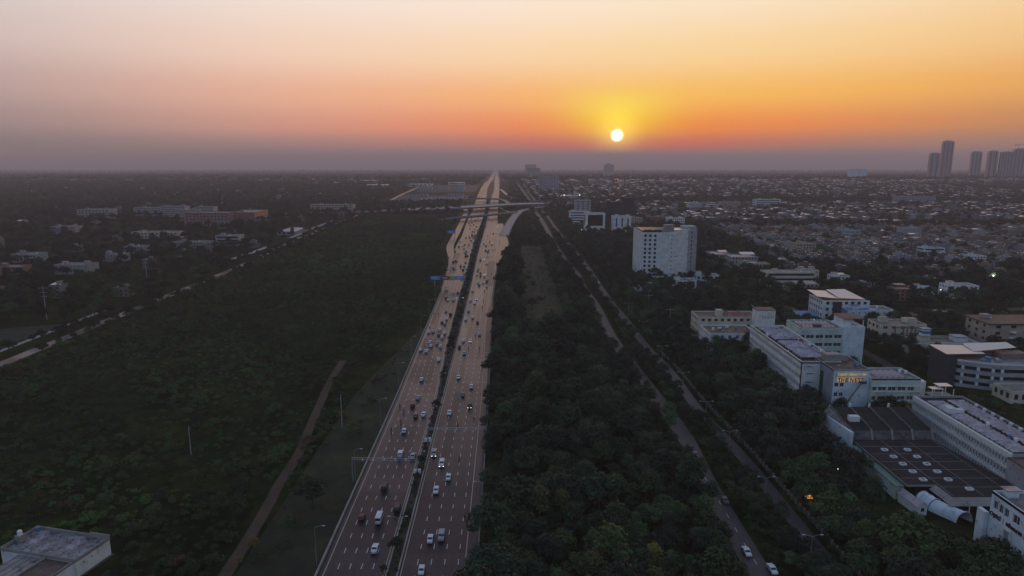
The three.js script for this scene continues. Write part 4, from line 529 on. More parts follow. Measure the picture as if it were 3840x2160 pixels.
// ---------------------------------------------------------------- the town around
// a general building: south and west faces with real window openings, flat roof, parapet, stair room, tanks
function building(o) {
  const { x, z, w, d, h, floors = Math.max(1, Math.round(h / 3.4)), wall = M.white, roof = M.roofGrey, cols = Math.max(2, Math.round(w / 3.4)), sideCols = Math.max(2, Math.round(d / 4)), glass = M.glass, turn = 0, label, name = 'building', cat = 'building', group, band = false, win = 0.52, tanks = 1, rooms = 1, sheet, frame } = o;
  const g = thing(name, label, cat, x, z, 0, turn, group), mb = new MB(), t = 0.3, fh = h / floors;
  mb.box(-w / 2 + t, 0, -d / 2, w / 2, h - 0.6, d / 2 - t);
  const rows = Array.from({ length: floors }, (_, k) => [k * fh + fh * 0.34, k * fh + fh * (0.34 + (o.winH ?? 0.46))]);
  const cc = (n, wd) => band ? [[wd * 0.05, wd * 0.95]] : repeatCols(n, wd * 0.94, wd * 0.94 / n * win, wd * 0.03);
  facade(g, mb, [-w / 2, d / 2 - t], [1, 0], w, 0, h, rows, cc(cols, w), t, glass, 'window', frame); facade(g, mb, [-w / 2 + t, -d / 2], [0, 1], d - t, 0, h, rows, cc(sideCols, d - t), t, glass);
  mb.mesh('wall', wall, g); new MB().box(-w / 2 + t, h - 0.6, -d / 2, w / 2, h - 0.5, d / 2 - t).mesh('flat_roof', roof, g);
  if (o.flat !== false) parapet(new MB(), -w / 2 - 0.05, -d / 2 - 0.05, w / 2 + 0.05, d / 2 + 0.05, h - 0.5, h + 0.35, 0.28).mesh('parapet', o.trim ?? wall, g);
  for (let k = 0; k < rooms; k++) { const rw = Math.min(4.2, w * 0.3), rd = Math.min(4, d * 0.35), rx = (k ? 0.3 : -0.28) * w + rr(-1, 1), rz = rr(-0.25, 0.15) * d, m = new MB().box(rx - rw / 2, h - 0.5, rz - rd / 2, rx + rw / 2, h + 2.3, rz + rd / 2); m.mesh('stair_room', wall, g); new MB().box(rx - rw / 2 - 0.3, h + 2.3, rz - rd / 2 - 0.3, rx + rw / 2 + 0.3, h + 2.45, rz + rd / 2 + 0.3).mesh('room_roof', M.roofLight, g); }
  for (let k = 0; k < tanks; k++) { const tx = rr(-0.4, 0.4) * w, tz = rr(-0.4, 0.3) * d; new MB().tube([tx, h - 0.5, tz], [tx, h + 0.9, tz], 0.65, 0.65, 10).tube([tx, h + 0.9, tz], [tx, h + 1.15, tz], 0.65, 0.3, 10).mesh('water_tank', pick([M.tankWhite, M.tankWhite, M.tankBlue]), g); }
  if (sheet) { const [sx, sz, sw, sd, sy, tilt, mat] = sheet; new MB().quad([sx - sw / 2, h + sy, sz + sd / 2], [sx + sw / 2, h + sy, sz + sd / 2], [sx + sw / 2, h + sy + tilt, sz - sd / 2], [sx - sw / 2, h + sy + tilt, sz - sd / 2]).quad([sx - sw / 2, h + sy - 0.1, sz + sd / 2], [sx - sw / 2, h + sy - 0.1 + tilt, sz - sd / 2], [sx + sw / 2, h + sy - 0.1 + tilt, sz - sd / 2], [sx + sw / 2, h + sy - 0.1, sz + sd / 2]).mesh('sheet_roof', mat, g); const ps = new MB(); for (const a of [-0.48, 0.48]) for (const b of [-0.46, 0.46]) ps.box(sx + a * sw - 0.08, h - 0.5, sz + b * sd - 0.08, sx + a * sw + 0.08, h + sy + tilt * (0.5 - b) - 0.05, sz + b * sd + 0.08); ps.mesh('sheet_posts', M.steelDark, g); }
  claim(x - w / 2, z - d / 2, x + w / 2, z + d / 2, o.margin ?? 2);
  return g;
}
// cream building with framed windows
{
  const g = building({ x: 226, z: -390, w: 27, d: 14, h: 11.2, floors: 3, cols: 5, sideCols: 3, wall: M.cream, label: 'cream three-storey office with ten windows in dark surrounds', win: 0.5, rooms: 2, tanks: 0, frame: M.white });
  const f = new MB(); for (const x of [-4.9, -0.2, 2.1, 4.5, 6.8, 9.3]) f.box(x, 1.2, 7.05, x + 0.75, 9.6, 7.3); f.box(-5.2, 9.6, 7.05, 10.4, 10, 7.35).box(-5.2, 0.9, 7.05, 10.4, 1.4, 7.35); f.mesh('window_surround', M.brown, g); new MB().box(4.6, 10.9, -4, 10.4, 13.2, 2).mesh('roof_room', M.cream, g);
}
{ // white low house with lift tower
  const g = building({ x: 235.5, z: -363, w: 34, d: 13, h: 7.6, floors: 2, cols: 2, sideCols: 5, wall: M.cream, label: 'pale low building with a blue-capped water tower on its roof', win: 0.05, rooms: 1, tanks: 0, trim: M.white });
  new MB().box(-10, 7, -4, -6, 13.6, 0).mesh('water_tower', M.white, g); new MB().box(-10.6, 13.6, -4.5, -5.5, 14, 0.5).mesh('tower_cap', M.sheetBlue, g); new MB().box(-10.1, 11.2, -4.1, -5.9, 12.6, 0.1).mesh('tower_band', M.tankBlue, g); new MB().box(7, 7, -4, 13.5, 9.6, 2).mesh('roof_room', M.white, g); new MB().box(6.6, 9.6, -4.4, 13.9, 9.9, 2.4).mesh('room_cap', M.sheetBlue, g); new MB().box(-8.2, 7, -6.2, 12, 8.6, -5.8).mesh('roof_screen', M.beige, g);
}
{ // grey stepped building with curved balcony front
  const g = thing('office_building', 'grey stepped office with curved dark balcony openings and wide sheet roof', 'building', 206, -306), wall = new MB(), Ht = 14.5;
  const P = []; for (let k = 0; k <= 8; k++) { const a = k / 8; P.push([6 + 14 * a, -2 + 7 * Math.sin(a * 1.2)]); } const poly = [[4, -18], [4, -3], ...P, [40, 6], [40, -18]];
  for (const [y0, y1] of [[0, 1.4], [3.2, 5], [6.8, 8.6], [10.4, 12.2]]) wall.prism(poly, y0, y1, true); wall.mesh('balcony_bands', M.greyWall, g);
  const core = new MB(); core.prism(poly.map(([x, z]) => [x + (x < 5 ? 0.8 : x > 39 ? -0.8 : 0.4), z < -17 ? z + 0.5 : z - 0.9]), 0, 12, false); core.mesh('recessed_glazing', M.glass, g);
  for (const [y0, y1] of [[1.4, 3.2], [5, 6.8], [8.6, 10.4]]) for (const k of [2, 5, 8, 10]) { const p = poly[k]; block('pier', M.white, g, p[0], (y0 + y1) / 2, p[1] - 0.25, 1.2, y1 - y0, 0.5); }
  new MB().prism(poly, 12.2, 12.3, true).mesh('flat_roof', M.roofLight, g); const pp = new MB(); pp.prism(poly, 12.3, 13.2, false); pp.mesh('parapet', M.white, g);
  new MB().box(-1, 0, -17, 3.8, Ht + 0.6, -4).mesh('dark_tower', M.darkWall, g); new MB().quad([-1.6, Ht + 1, -3.4], [18, Ht + 0.6, -5.5], [19, Ht + 1.4, -17], [-1.6, Ht + 1.8, -17.6]).quad([14, Ht + 1, -8], [35, Ht + 2.6, -9], [35, Ht + 3.4, -16], [15, Ht + 2.2, -18]).mesh('sheet_roof', M.sheetBright, g);
  const r2 = new MB(); r2.box(5, 12.3, -17.5, 30, 14.6, -12).box(26, 12.3, -12, 39, 14.9, -6); r2.mesh('roof_room', M.brown, g); roofClutter(g, 12, -6, 30, 2, 12.3, 7, 1.1); const bt = new MB(); bt.tube([17, 12.3, -2], [17, 14.6, -2], 1.3, 1.3, 12); bt.mesh('water_tank', M.tankBlue, g); claim(204, -325, 247, -299);
}
{ // beige block at the picture edge
  const g = building({ x: 285, z: -381, w: 36, d: 20, h: 14.6, floors: 4, cols: 4, sideCols: 3, wall: M.beige, label: 'beige four-storey block with rounded balconies at the right edge', win: 0.34, rooms: 1, trim: M.brown });
  for (const x of [-4.5, 3.8, 12]) for (const y of [3.6, 7.2, 10.6]) new MB().tube([x, y - 1, 10], [x, y, 10], 1.9, 1.9, 10).mesh('balcony', M.white, g);
  new MB().prism([[-19, -11], [-19, 11.5], [19, 11.5], [19, -11]].map(([a, b]) => [a, b]), 14.9, 15.2, true).mesh('eave_slab', M.roofBrown, g);
}
building({ x: 236, z: -444, w: 30, d: 15, h: 7.4, floors: 2, cols: 7, wall: M.whiteCool, label: 'white two-storey building behind the cream office', win: 0.16, rooms: 1, tanks: 1 });
{ const g = building({ x: 223, z: -456, w: 31, d: 22, h: 12.4, floors: 3, cols: 7, wall: M.white, label: 'white building under a broad pinkish sheet roof with blue lean-to', rooms: 0, tanks: 1, flat: false }); new MB().quad([-17, 14, 5], [-4, 13.2, 8.5], [-4, 14.6, -12], [-17, 15.4, -12]).quad([-4, 13.6, 8.5], [13.5, 12.8, 8.5], [9, 15.8, -12], [-4, 15.4, -12]).mesh('sheet_roof', M.sheetBright, g); new MB().box(-3, 7, 11.1, 18, 7.3, 18).mesh('lean_to_roof', M.sheetBlue, g); new MB().box(-2.6, 0, 11.1, 17.6, 7, 17.4).mesh('lean_to', M.greyWall, g); new MB().box(-9, 1, 11.01, -3.2, 11.6, 11.5).mesh('glass_front', M.glassGrey, g); }
{ const g = thing('shed', 'long shed under a bright blue sheet roof', 'shed', 193, -443); new MB().box(-8.6, 0, -5, 8.6, 3.6, 5).mesh('wall', M.tankBlue, g); new MB().quad([-9.2, 3.5, 5.6], [9.2, 3.5, 5.6], [8.4, 5.3, -3], [-8.4, 5.3, -3]).quad([-8.4, 5.3, -3], [8.4, 5.3, -3], [9.2, 3.5, -5.6], [-9.2, 3.5, -5.6]).mesh('blue_roof', M.sheetBlue, g); claim(184, -449, 202, -437); }
{ // north office block of the complex
  const g = building({ x: 121, z: -371, w: 26, d: 20, h: 11.6, floors: 3, cols: 6, sideCols: 6, wall: M.white, label: 'white office block with blue striped windows, north of the long slab', win: 0.4, glass: std(C(0.05, 0.10, 0.17), { roughness: 0.25 }), roof: M.roofBrown, rooms: 0, tanks: 0 }); roofClutter(g, -11, -8, 11, 8, 11.1, 9, 1.2);
  const b = building({ x: 127, z: -397, w: 36, d: 16, h: 14.2, floors: 4, cols: 9, sideCols: 4, wall: M.cream, label: 'cream office wing with red roof frames, far end of the complex', roof: M.roofBrown, rooms: 0, tanks: 0 }); for (const [x, z] of [[0, -2], [3.5, 1], [7, -1], [10.5, 2]]) new MB().quad([x, 13.8, z], [x + 2.4, 13.8, z + 0.6], [x + 2.8, 15.6, z - 1], [x + 0.6, 15.6, z - 1.6]).mesh('roof_frame', std(C(0.32, 0.07, 0.05), { roughness: 0.35 }), b); new MB().box(-6, 13.8, 0, -2.6, 17.6, 4).mesh('lift_room', M.cream, b);
  const s = thing('stair_tower', 'white roof tower with a row of vertical slits', 'tower', 145.6, -381), w = new MB(); w.box(-5.2, 0, -8, 5.2, 20.2, -0.3); facade(s, w, [-5.2, -0.3], [1, 0], 10.4, 0, 20.2, [[15.2, 17.2]], repeatCols(8, 7, 0.3, 2.8), 0.3, M.glass, 'slit_window'); w.mesh('wall', M.white, s); new MB().box(-5.6, 20.2, -8.3, 5.5, 20.5, 0.2).mesh('roof_slab', M.roofBrown, s); new MB().quad([-5.2, 20.5, -8], [-5.2, 20.5, -1], [-6.5, 22.6, -8.3], [-6.5, 22.6, -8.3]).mesh('roof_fin', M.white, s); claim(138, -390, 152, -380);
}
{ // tall white slab
  const g = thing('tower_block', 'tall white thirteen-storey slab with rows of small dark windows', 'building', 115.6, -604.6), Ht = 40.4, P = [[0, 0], [15, 2.4], [30, -4.6], [45.4, -17.4], [57.6, -32], [57.6, -44], [0, -44]], wall = new MB(), side = new MB();
  const core = P.map(([x, z]) => [x, z]); new MB().prism([[0.4, -0.5], [15, 1.9], [29.8, -5.1], [45, -17.8], [57.2, -32.2], [57.2, -43.6], [0.4, -43.6]], 0, Ht - 0.8, true).mesh('core', M.roofGrey, g);
  const seg = (i, mb, rows, cols, name) => { const a = P[i], b = P[(i + 1) % P.length], l = Math.hypot(b[0] - a[0], b[1] - a[1]), d = [(b[0] - a[0]) / l, (b[1] - a[1]) / l], n = [-d[1], d[0]]; facade(g, mb, [a[0] - n[0] * 0.4, a[1] - n[1] * 0.4], d, l, 0, Ht, rows, cols(l), 0.4, M.glass, name); };
  const R13 = Array.from({ length: 10 }, (_, k) => [1.6 + k * 3.86, 3.8 + k * 3.86]);
  seg(0, wall, R13, (l) => [[2, 4], [6.2, 8.2], [10.6, 12.6]], 'window'); seg(1, wall, R13.map(([a]) => [a + 0.4, a + 1.5]), (l) => [[9.6, 10.1], [13.2, 14.4]], 'window'); seg(2, wall, R13.map(([a]) => [a + 0.5, a + 1.4]), (l) => [[1, 1.5], [1.9, 2.4], [4, 4.5], [9, 9.4], [10.6, 11], [12.2, 12.6], [16, 16.4]], 'small_window');
  seg(3, side, R13, (l) => [[7, 9.2]], 'window'); seg(4, side, [], () => [], 'window'); seg(5, wall, [], () => [], 'window'); seg(6, wall, R13, (l) => repeatCols(5, l, 1.4), 'window'); wall.mesh('wall', M.white, g); side.mesh('end_wall', M.greyWall, g);
  const pr = new MB(); pr.box(2.5, Ht, -6, 10, Ht + 1.8, -5.6).box(11.5, Ht, -6, 19, Ht + 1.8, -5.6); pr.mesh('roof_screen', M.darkWall, g); new MB().box(21, Ht - 1, -12, 29.5, Ht + 6, -5.5).mesh('lift_room', M.concrete, g); new MB().box(31, Ht - 0.7, -40, 50, Ht - 0.3, -22).mesh('roof_deck', M.sheetBright, g); new MB().box(44, Ht - 0.8, -43, 56, Ht + 2.2, -30).mesh('roof_room', M.greyWall, g); new MB().box(1.5, Ht - 0.8, -40, 20, Ht + 0.6, -10).mesh('roof_room', M.roofBrown, g);
  claim(113, -649, 175, -600);
}
building({ x: 142.5, z: -556, w: 17, d: 13, h: 6.6, floors: 2, cols: 3, wall: M.white, label: 'white two-storey podium building with a roof cabin before the tall slab', win: 0.72, rooms: 1 });
building({ x: 108, z: -545, w: 19, d: 12, h: 5, floors: 1, cols: 4, wall: M.white, label: 'low white house among trees in front of the tall slab', rooms: 0, roof: M.roofLight });
building({ x: 170, z: -590, w: 20, d: 10, h: 5, floors: 1, cols: 5, wall: M.whiteCool, label: 'low pale annex at the right foot of the tall slab', rooms: 1 });
// shop rows right of the slab
building({ x: 214, z: -700, w: 20, d: 26, h: 8.6, floors: 2, wall: M.bluegrey, roof: M.sheetGrey, label: 'grey-roofed row building right of the tall slab', rooms: 0, sheet: [5, -6, 9, 7, 0.8, 0.9, M.sheetBright] });
building({ x: 226, z: -668, w: 26, d: 22, h: 10.4, floors: 3, wall: M.greyWall, roof: M.sheetGrey, label: 'grey three-storey row building with sloped bright roof sheets', rooms: 0, sheet: [7, -4, 14, 8, 1.2, 1.4, M.sheetBright] });
building({ x: 229, z: -640, w: 27, d: 12, h: 7.4, floors: 2, wall: M.beige, roof: M.roofLight, label: 'beige two-storey shop row nearest the trees', sheet: [-4, 0, 13, 6, 0.5, 0.3, M.sheetGrey] });
building({ x: 232, z: -566, w: 42, d: 14, h: 11.8, floors: 3, wall: M.cream, roof: M.roofLight, label: 'cream and dark glazed three-storey building behind the blue-grey roof', band: true, rooms: 2 });
building({ x: 234, z: -543, w: 24, d: 12, h: 6, floors: 2, wall: M.beige, roof: M.sheetGrey, label: 'two-storey building under a blue-grey sheet roof', rooms: 0, sheet: [1, 0, 20, 10, 0.4, 0.9, M.sheetGrey] });
building({ x: 295, z: -508, w: 15, d: 12, h: 8.8, floors: 3, wall: M.brick, label: 'small peach brick house among dark trees', roof: M.roofLight, rooms: 0, sheet: [-1, -2, 8, 6, 2.4, 0.4, M.roofLight] });
building({ x: 345, z: -518, w: 22, d: 14, h: 9.6, floors: 3, wall: M.white, label: 'large white stepped villa above the roundabout', rooms: 1, roof: M.roofLight });
building({ x: 320, z: -524, w: 16, d: 9, h: 6.4, floors: 2, wall: M.whiteCool, label: 'white flat-roofed house beside the stepped villa', rooms: 1, roof: M.roofLight });
building({ x: 296, z: -560, w: 9, d: 8, h: 4.4, floors: 1, wall: M.white, label: 'tiny white cabin among the trees', rooms: 0, tanks: 0 });
building({ x: 279, z: -575, w: 14, d: 11, h: 7, floors: 2, wall: M.white, label: 'white house with slanted pale roof sheet by the cabin', sheet: [1, -1, 8, 5, 0.8, 0.7, M.sheetBright] });
building({ x: 262, z: -598, w: 16, d: 12, h: 8, floors: 2, wall: M.cream, label: 'cream house with roof rooms behind the trees', rooms: 2 });
building({ x: 228, z: -291, w: 18, d: 12, h: 5.4, floors: 1, wall: M.cream, label: 'low cream annex below the grey stepped office', roof: M.roofLight, rooms: 0, tanks: 1 });
// buildings at the interchange
building({ x: 119, z: -988, w: 28, d: 24, h: 26, floors: 1, cols: 1, win: 0.82, winH: 0.6, sideCols: 1, wall: M.white, label: 'square block with one huge dark glass front near the flyover', rooms: 1, tanks: 0 });
{ const g = building({ x: 157, z: -982, w: 26, d: 18, h: 22.4, floors: 1, cols: 3, sideCols: 2, winH: 0.56, win: 0.24, wall: M.white, label: 'white block with three dark vertical window strips', rooms: 2 }); }
building({ x: 106, z: -1098, w: 28, d: 22, h: 20, floors: 5, band: true, wall: M.white, label: 'white office striped with long window bands near the flyover', rooms: 1 });
building({ x: 120, z: -1170, w: 26, d: 26, h: 33, floors: 9, wall: M.greyWall, label: 'grey office tower behind the striped building', rooms: 2, cols: 3, win: 0.3 });
building({ x: 166, z: -1120, w: 28, d: 24, h: 34, floors: 10, band: true, wall: M.darkWall, glass: M.glass, label: 'black glass tower of the pair near the flyover', rooms: 2 });
building({ x: 196, z: -1180, w: 26, d: 24, h: 37, floors: 10, band: true, wall: M.darkWall, label: 'taller black tower standing behind the first black tower', rooms: 1 });
building({ x: 190, z: -1050, w: 20, d: 14, h: 14, floors: 4, wall: M.beige, label: 'beige block right of the strip-windowed block', rooms: 1 });
building({ x: 224, z: -1078, w: 24, d: 16, h: 13, floors: 4, wall: M.brown, label: 'brown apartment block behind the tall slab', rooms: 2 });
building({ x: 252, z: -1056, w: 26, d: 16, h: 13, floors: 4, wall: M.white, label: 'white stepped apartment block behind the tall slab', rooms: 2 });
building({ x: 142, z: -1690, w: 46, d: 26, h: 11.5, floors: 3, wall: M.white, label: 'broad low building with two roof lamps beyond the flyover', band: true, rooms: 0 });
building({ x: 112, z: -2115, w: 62, d: 34, h: 46, floors: 11, wall: M.greyWall, label: 'hazy grey hospital-like slab right of the motorway', cols: 12, rooms: 2 });
building({ x: 132, z: -4250, w: 82, d: 50, h: 62, floors: 12, wall: M.bluegrey, label: 'hazy dark block far along the motorway', cols: 8, rooms: 1, win: 0.6 });
building({ x: 150, z: -5600, w: 90, d: 50, h: 92, floors: 12, wall: M.greyWall, label: 'faint pale block where the motorway fades', cols: 6, rooms: 1 });
// mid-distance apartment blocks right
building({ x: 528, z: -1425, w: 52, d: 18, h: 18.6, floors: 5, band: true, wall: M.whiteCool, label: 'bright white striped apartment block among the far houses', rooms: 2 });
building({ x: 376, z: -1424, w: 26, d: 16, h: 11, floors: 3, band: true, wall: M.white, label: 'white three-storey house block left of the striped apartments', rooms: 2 });
building({ x: 395, z: -1354, w: 20, d: 14, h: 13, floors: 4, band: true, wall: M.white, label: 'narrow white striped house left of the grey flats', rooms: 0 });
building({ x: 440, z: -1390, w: 40, d: 18, h: 15.5, floors: 4, wall: M.beige, label: 'wide beige flats between the white blocks', rooms: 2 });
building({ x: 903, z: -1545, w: 84, d: 24, h: 17, floors: 5, wall: M.greyWall, label: 'broad grey flats above the sports field', cols: 14, rooms: 2 });
building({ x: 596, z: -1082, w: 34, d: 14, h: 6, floors: 1, wall: M.greyWall, roof: M.sheetGrey, label: 'pavilion with pale sheet roof beside the sports field', rooms: 0, sheet: [0, 0, 36, 16, 0.6, 1.6, M.sheetGrey] });
building({ x: 523, z: -898, w: 24, d: 16, h: 14, floors: 4, wall: M.greyWall, label: 'tall blank grey house in the crowded quarter', win: 0.15, rooms: 0 });
building({ x: 445, z: -896, w: 20, d: 14, h: 11, floors: 3, wall: plasterOf(0.30, 0.52, 0.50), label: 'teal house at the back of the crowded quarter', rooms: 1 });
building({ x: 462, z: -676, w: 16, d: 12, h: 9.4, floors: 3, wall: M.white, label: 'white villa at the near right of the crowded quarter', rooms: 1 });
building({ x: 452, z: -732, w: 22, d: 14, h: 10, floors: 3, wall: M.whiteCool, label: 'white house with broad balconies in the crowded quarter', band: true, rooms: 1 });
building({ x: 322, z: -750, w: 22, d: 14, h: 12.4, floors: 4, wall: M.beige, label: 'tall beige gabled house at the left of the crowded quarter', rooms: 1 });
building({ x: 1640, z: -3290, w: 74, d: 40, h: 55, floors: 1, cols: 1, win: 0.02, wall: M.whiteCool, label: 'large blank white building far off among houses', rooms: 1 });
// distant high-rises
{
  const tower = (x, z, w, d, h, label, mat, strips) => { const g = thing('high_rise', label, 'tower', x, z, 0, -0.4, 'distant high-rises'), m = new MB(); m.box(-w / 2, 0, -d / 2, w / 2, h, d / 2).box(-w * 0.32, h, -d * 0.3, w * 0.3, h + 3, d * 0.3); m.mesh('wall', mat, g); for (let k = 0; k < strips; k++) block('window_strip', M.darkWall, g, -w / 2 + (k + 0.5) * w / strips, h * 0.5, d / 2 + 0.3, w / strips * 0.26, h * 0.92, 0.6); block('window_strip', M.darkWall, g, -w / 2 - 0.3, h * 0.5, 0, 0.6, h * 0.9, d * 0.5); return g; };
  tower(2124, -3400, 49, 35, 188, 'tallest distant high-rise with a crane on its roof', M.bluegrey, 3); tower(2051, -3377, 45, 35, 131, 'lower hazy high-rise just left of the tallest one', M.bluegrey, 2); tower(2264, -3392, 43, 35, 138, 'slim pale high-rise right of the tallest one', M.greyWall, 3); tower(2333, -3377, 40, 35, 141, 'second pale high-rise in the right-hand cluster', M.greyWall, 2); tower(2368, -3331, 48, 38, 135, 'broad dark high-rise under construction, left half', M.bluegrey, 4); tower(2425, -3308, 74, 46, 149, 'broad dark high-rise under construction beneath the tower crane', M.bluegrey, 5); tower(2525, -3377, 64, 46, 125, 'dark high-rise at the right edge of the horizon', M.bluegrey, 2); 
  const crane = (x, z, y, s, label) => { const c = thing('tower_crane', label, 'crane', x, z), m = new MB(); m.box(-0.7, y, -0.7, 0.7, y + 26 * s, 0.7); m.mesh('mast', M.steelDark, c); new MB().box(-20 * s, y + 22 * s, -0.5, 46 * s, y + 23.4 * s, 0.5).mesh('jib', M.steelDark, c); new MB().box(-20 * s, y + 17 * s, -1, -14 * s, y + 22 * s, 1).mesh('counterweight', M.steelDark, c); };
  crane(2387, -3285, 149, 0.9, 'tower crane with long jib over the dark high-rise'); crane(2120, -3400, 189, 0.3, 'small crane on top of the tallest high-rise');
  for (const [x, z, w, h, l] of [[600, -4300, 54, 84, 'hazy low block under the sun']]) { const g = thing('distant_block', l, 'building', x, z); new MB().box(-w / 2, 0, -30, w / 2, h, 30).mesh('wall', M.hazyWall, g); new MB().box(-w / 4, h, -15, w / 5, h + 8, 15).mesh('roof_room', M.hazyWall, g); }
}
// left-hand side
building({ x: -474, z: -1074, w: 70, d: 26, h: 20.4, floors: 5, wall: M.pink, cols: 12, label: 'long pink office block left of the motorway', winH: 0.4, rooms: 1 });
building({ x: -424, z: -1110, w: 36, d: 60, h: 19.4, floors: 5, wall: plasterOf(0.30, 0.17, 0.12), label: 'orange wing behind the pink office block', rooms: 1 });
building({ x: -718, z: -1186, w: 56, d: 24, h: 16.5, floors: 4, wall: M.offWhite, label: 'white apartment block at far left, wide front', cols: 9, rooms: 2 });
building({ x: -660, z: -1260, w: 60, d: 20, h: 14, floors: 4, wall: M.greyWall, label: 'grey apartment row behind the wide white block', rooms: 2 });
building({ x: -608, z: -1238, w: 44, d: 20, h: 18, floors: 5, wall: M.offWhite, label: 'pale apartment block left of its twin', rooms: 2 });
building({ x: -552, z: -1160, w: 40, d: 20, h: 17.5, floors: 5, wall: M.offWhite, label: 'white apartment block nearest the pink office', rooms: 2 });
building({ x: -540, z: -1212, w: 32, d: 18, h: 19, floors: 5, wall: M.offWhite, label: 'pale slab between the white block and the pink office', rooms: 1 });
building({ x: -470, z: -905, w: 62, d: 18, h: 8.2, floors: 2, wall: M.cream, cols: 12, label: 'long cream school building among trees', rooms: 1 });
building({ x: -345, z: -1322, w: 82, d: 20, h: 15.4, floors: 4, wall: M.beige, cols: 14, label: 'long beige block left of the flyover end', rooms: 2 });
building({ x: -345, z: -832, w: 28, d: 18, h: 12, floors: 3, wall: M.greyWall, band: true, label: 'grey banded office beside the left road', rooms: 1 });
building({ x: -378, z: -806, w: 42, d: 16, h: 7.4, floors: 2, wall: M.offWhite, label: 'low pale building joined to the grey banded office', rooms: 1 });
building({ x: -404, z: -626, w: 32, d: 16, h: 8.8, floors: 2, wall: M.offWhite, label: 'pale blue-white house in the trees at left', win: 0.2, rooms: 2 });
building({ x: -412, z: -702, w: 24, d: 14, h: 7.6, floors: 2, wall: M.offWhite, label: 'white house with broad terrace, right of the blue-white house', rooms: 1, win: 0.3 });
building({ x: -452, z: -610, w: 24, d: 16, h: 9.4, floors: 3, wall: M.brick, label: 'red-brown stepped house at the left edge', rooms: 1 });
building({ x: -500, z: -700, w: 28, d: 18, h: 8, floors: 2, wall: M.greyWall, label: 'grey house deep in the trees at far left', rooms: 1 });
building({ x: -420, z: -760, w: 22, d: 14, h: 8, floors: 2, wall: M.offWhite, label: 'small white house below the school', rooms: 1 });
building({ x: -310, z: -965, w: 26, d: 60, h: 5, floors: 1, wall: M.offWhite, roof: M.sheetGrey, label: 'long white shed beside the left road', rooms: 0, tanks: 0, cols: 4, sideCols: 10 });
building({ x: -640, z: -980, w: 36, d: 18, h: 8, floors: 2, wall: M.beige, label: 'beige house group left of the school', rooms: 2 });
for (const [x, z, w, l] of [[-330, -2480, 90, 'long red-roofed shed far left of the flyover'], [-470, -2420, 70, 'pale shed left of the long red-roofed shed'], [-210, -2620, 60, 'pale shed beyond the open yard'], [-620, -2900, 110, 'wide pale warehouse far left']]) building({ x, z, w, d: 40, h: 9, floors: 1, wall: M.white, roof: z === -2480 ? std(C(0.3, 0.09, 0.07), { roughness: 0.4 }) : M.sheetBright, cols: 6, label: l, rooms: 0, tanks: 0, flat: false });
for (const [i, [x, z, w, d]] of [[-270, -2140, 44, 20], [-215, -2170, 36, 18], [-165, -2150, 30, 22], [-280, -2260, 40, 24], [-225, -2290, 34, 16], [-170, -2280, 32, 26], [-250, -2400, 60, 20], [-165, -2420, 40, 22], [-150, -1830, 40, 14], [-250, -1840, 50, 14]].entries()) building({ x, z, w, d, h: 6 + (i % 3), floors: 2, wall: [M.offWhite, M.beige, M.greyWall][i % 3], roof: M.sheetGrey, label: `${ordinal(i + 1).replace('nearest', 'first')} low market building in the yard beyond the flyover`, group: 'market buildings in the yard', rooms: 0, tanks: 0, cols: 5, sideCols: 3 });
// white boundary walls along the left road
for (const [x, z0, z1, l] of [[-292, -690, -735, 'nearest white boundary wall beside the left road'], [-290, -745, -800, 'second white boundary wall beside the left road'], [-292, -880, -945, 'third white boundary wall beside the left road'], [-297, -1010, -1130, 'farthest white boundary wall beside the left road']]) { const g = tag(new MB().box(x - 0.2, 0, z1, x + 0.2, 2.3, z0).mesh('boundary_wall', M.white), l, 'wall', 'boundary walls'); for (let z = z0; z > z1; z -= 6) block('wall_pier', M.white, g, x + 0.3, 1.25, z, 0.4, 2.5, 0.5); claim(x - 1, z1, x + 8, z0, 1); }
{ // boundary wall of the office grounds
  const g = tag(new MB().mesh('boundary_wall', M.concreteDark), 'dark stone boundary wall beside the service lane', 'wall'); const P = [[91, -100], [89.5, -180], [88, -232], [85, -284], [84.5, -330], [81.5, -372]]; g.geometry.dispose(); const mb = new MB(); for (let i = 0; i + 1 < P.length; i++) { const [a, b] = [P[i], P[i + 1]], n = Math.ceil(Math.hypot(b[0] - a[0], b[1] - a[1]) / 3); for (let k = 0; k < n; k++) { const t = k / n, x = a[0] + (b[0] - a[0]) * t, z = a[1] + (b[1] - a[1]) * t, q = (k + 1) / n, x1 = a[0] + (b[0] - a[0]) * q, z1 = a[1] + (b[1] - a[1]) * q; block('wall_pier', M.concrete, g, x, 0.85, z, 0.42, 1.7, 0.36); mb.quad([x - 0.12, 0, z], [x + 0.12, 0, z], [x + 0.12, 1.45, z], [x - 0.12, 1.45, z]).quad([x - 0.12, 0, z], [x - 0.12, 1.45, z], [x1 - 0.12, 1.45, z1], [x1 - 0.12, 0, z1]).quad([x + 0.12, 0, z1], [x1 + 0.12, 1.45, z1], [x + 0.12, 1.45, z], [x + 0.12, 0, z]).quad([x - 0.12, 1.45, z], [x + 0.12, 1.45, z], [x1 + 0.12, 1.45, z1], [x1 - 0.12, 1.45, z1]); } } g.geometry = mb.geo();
}
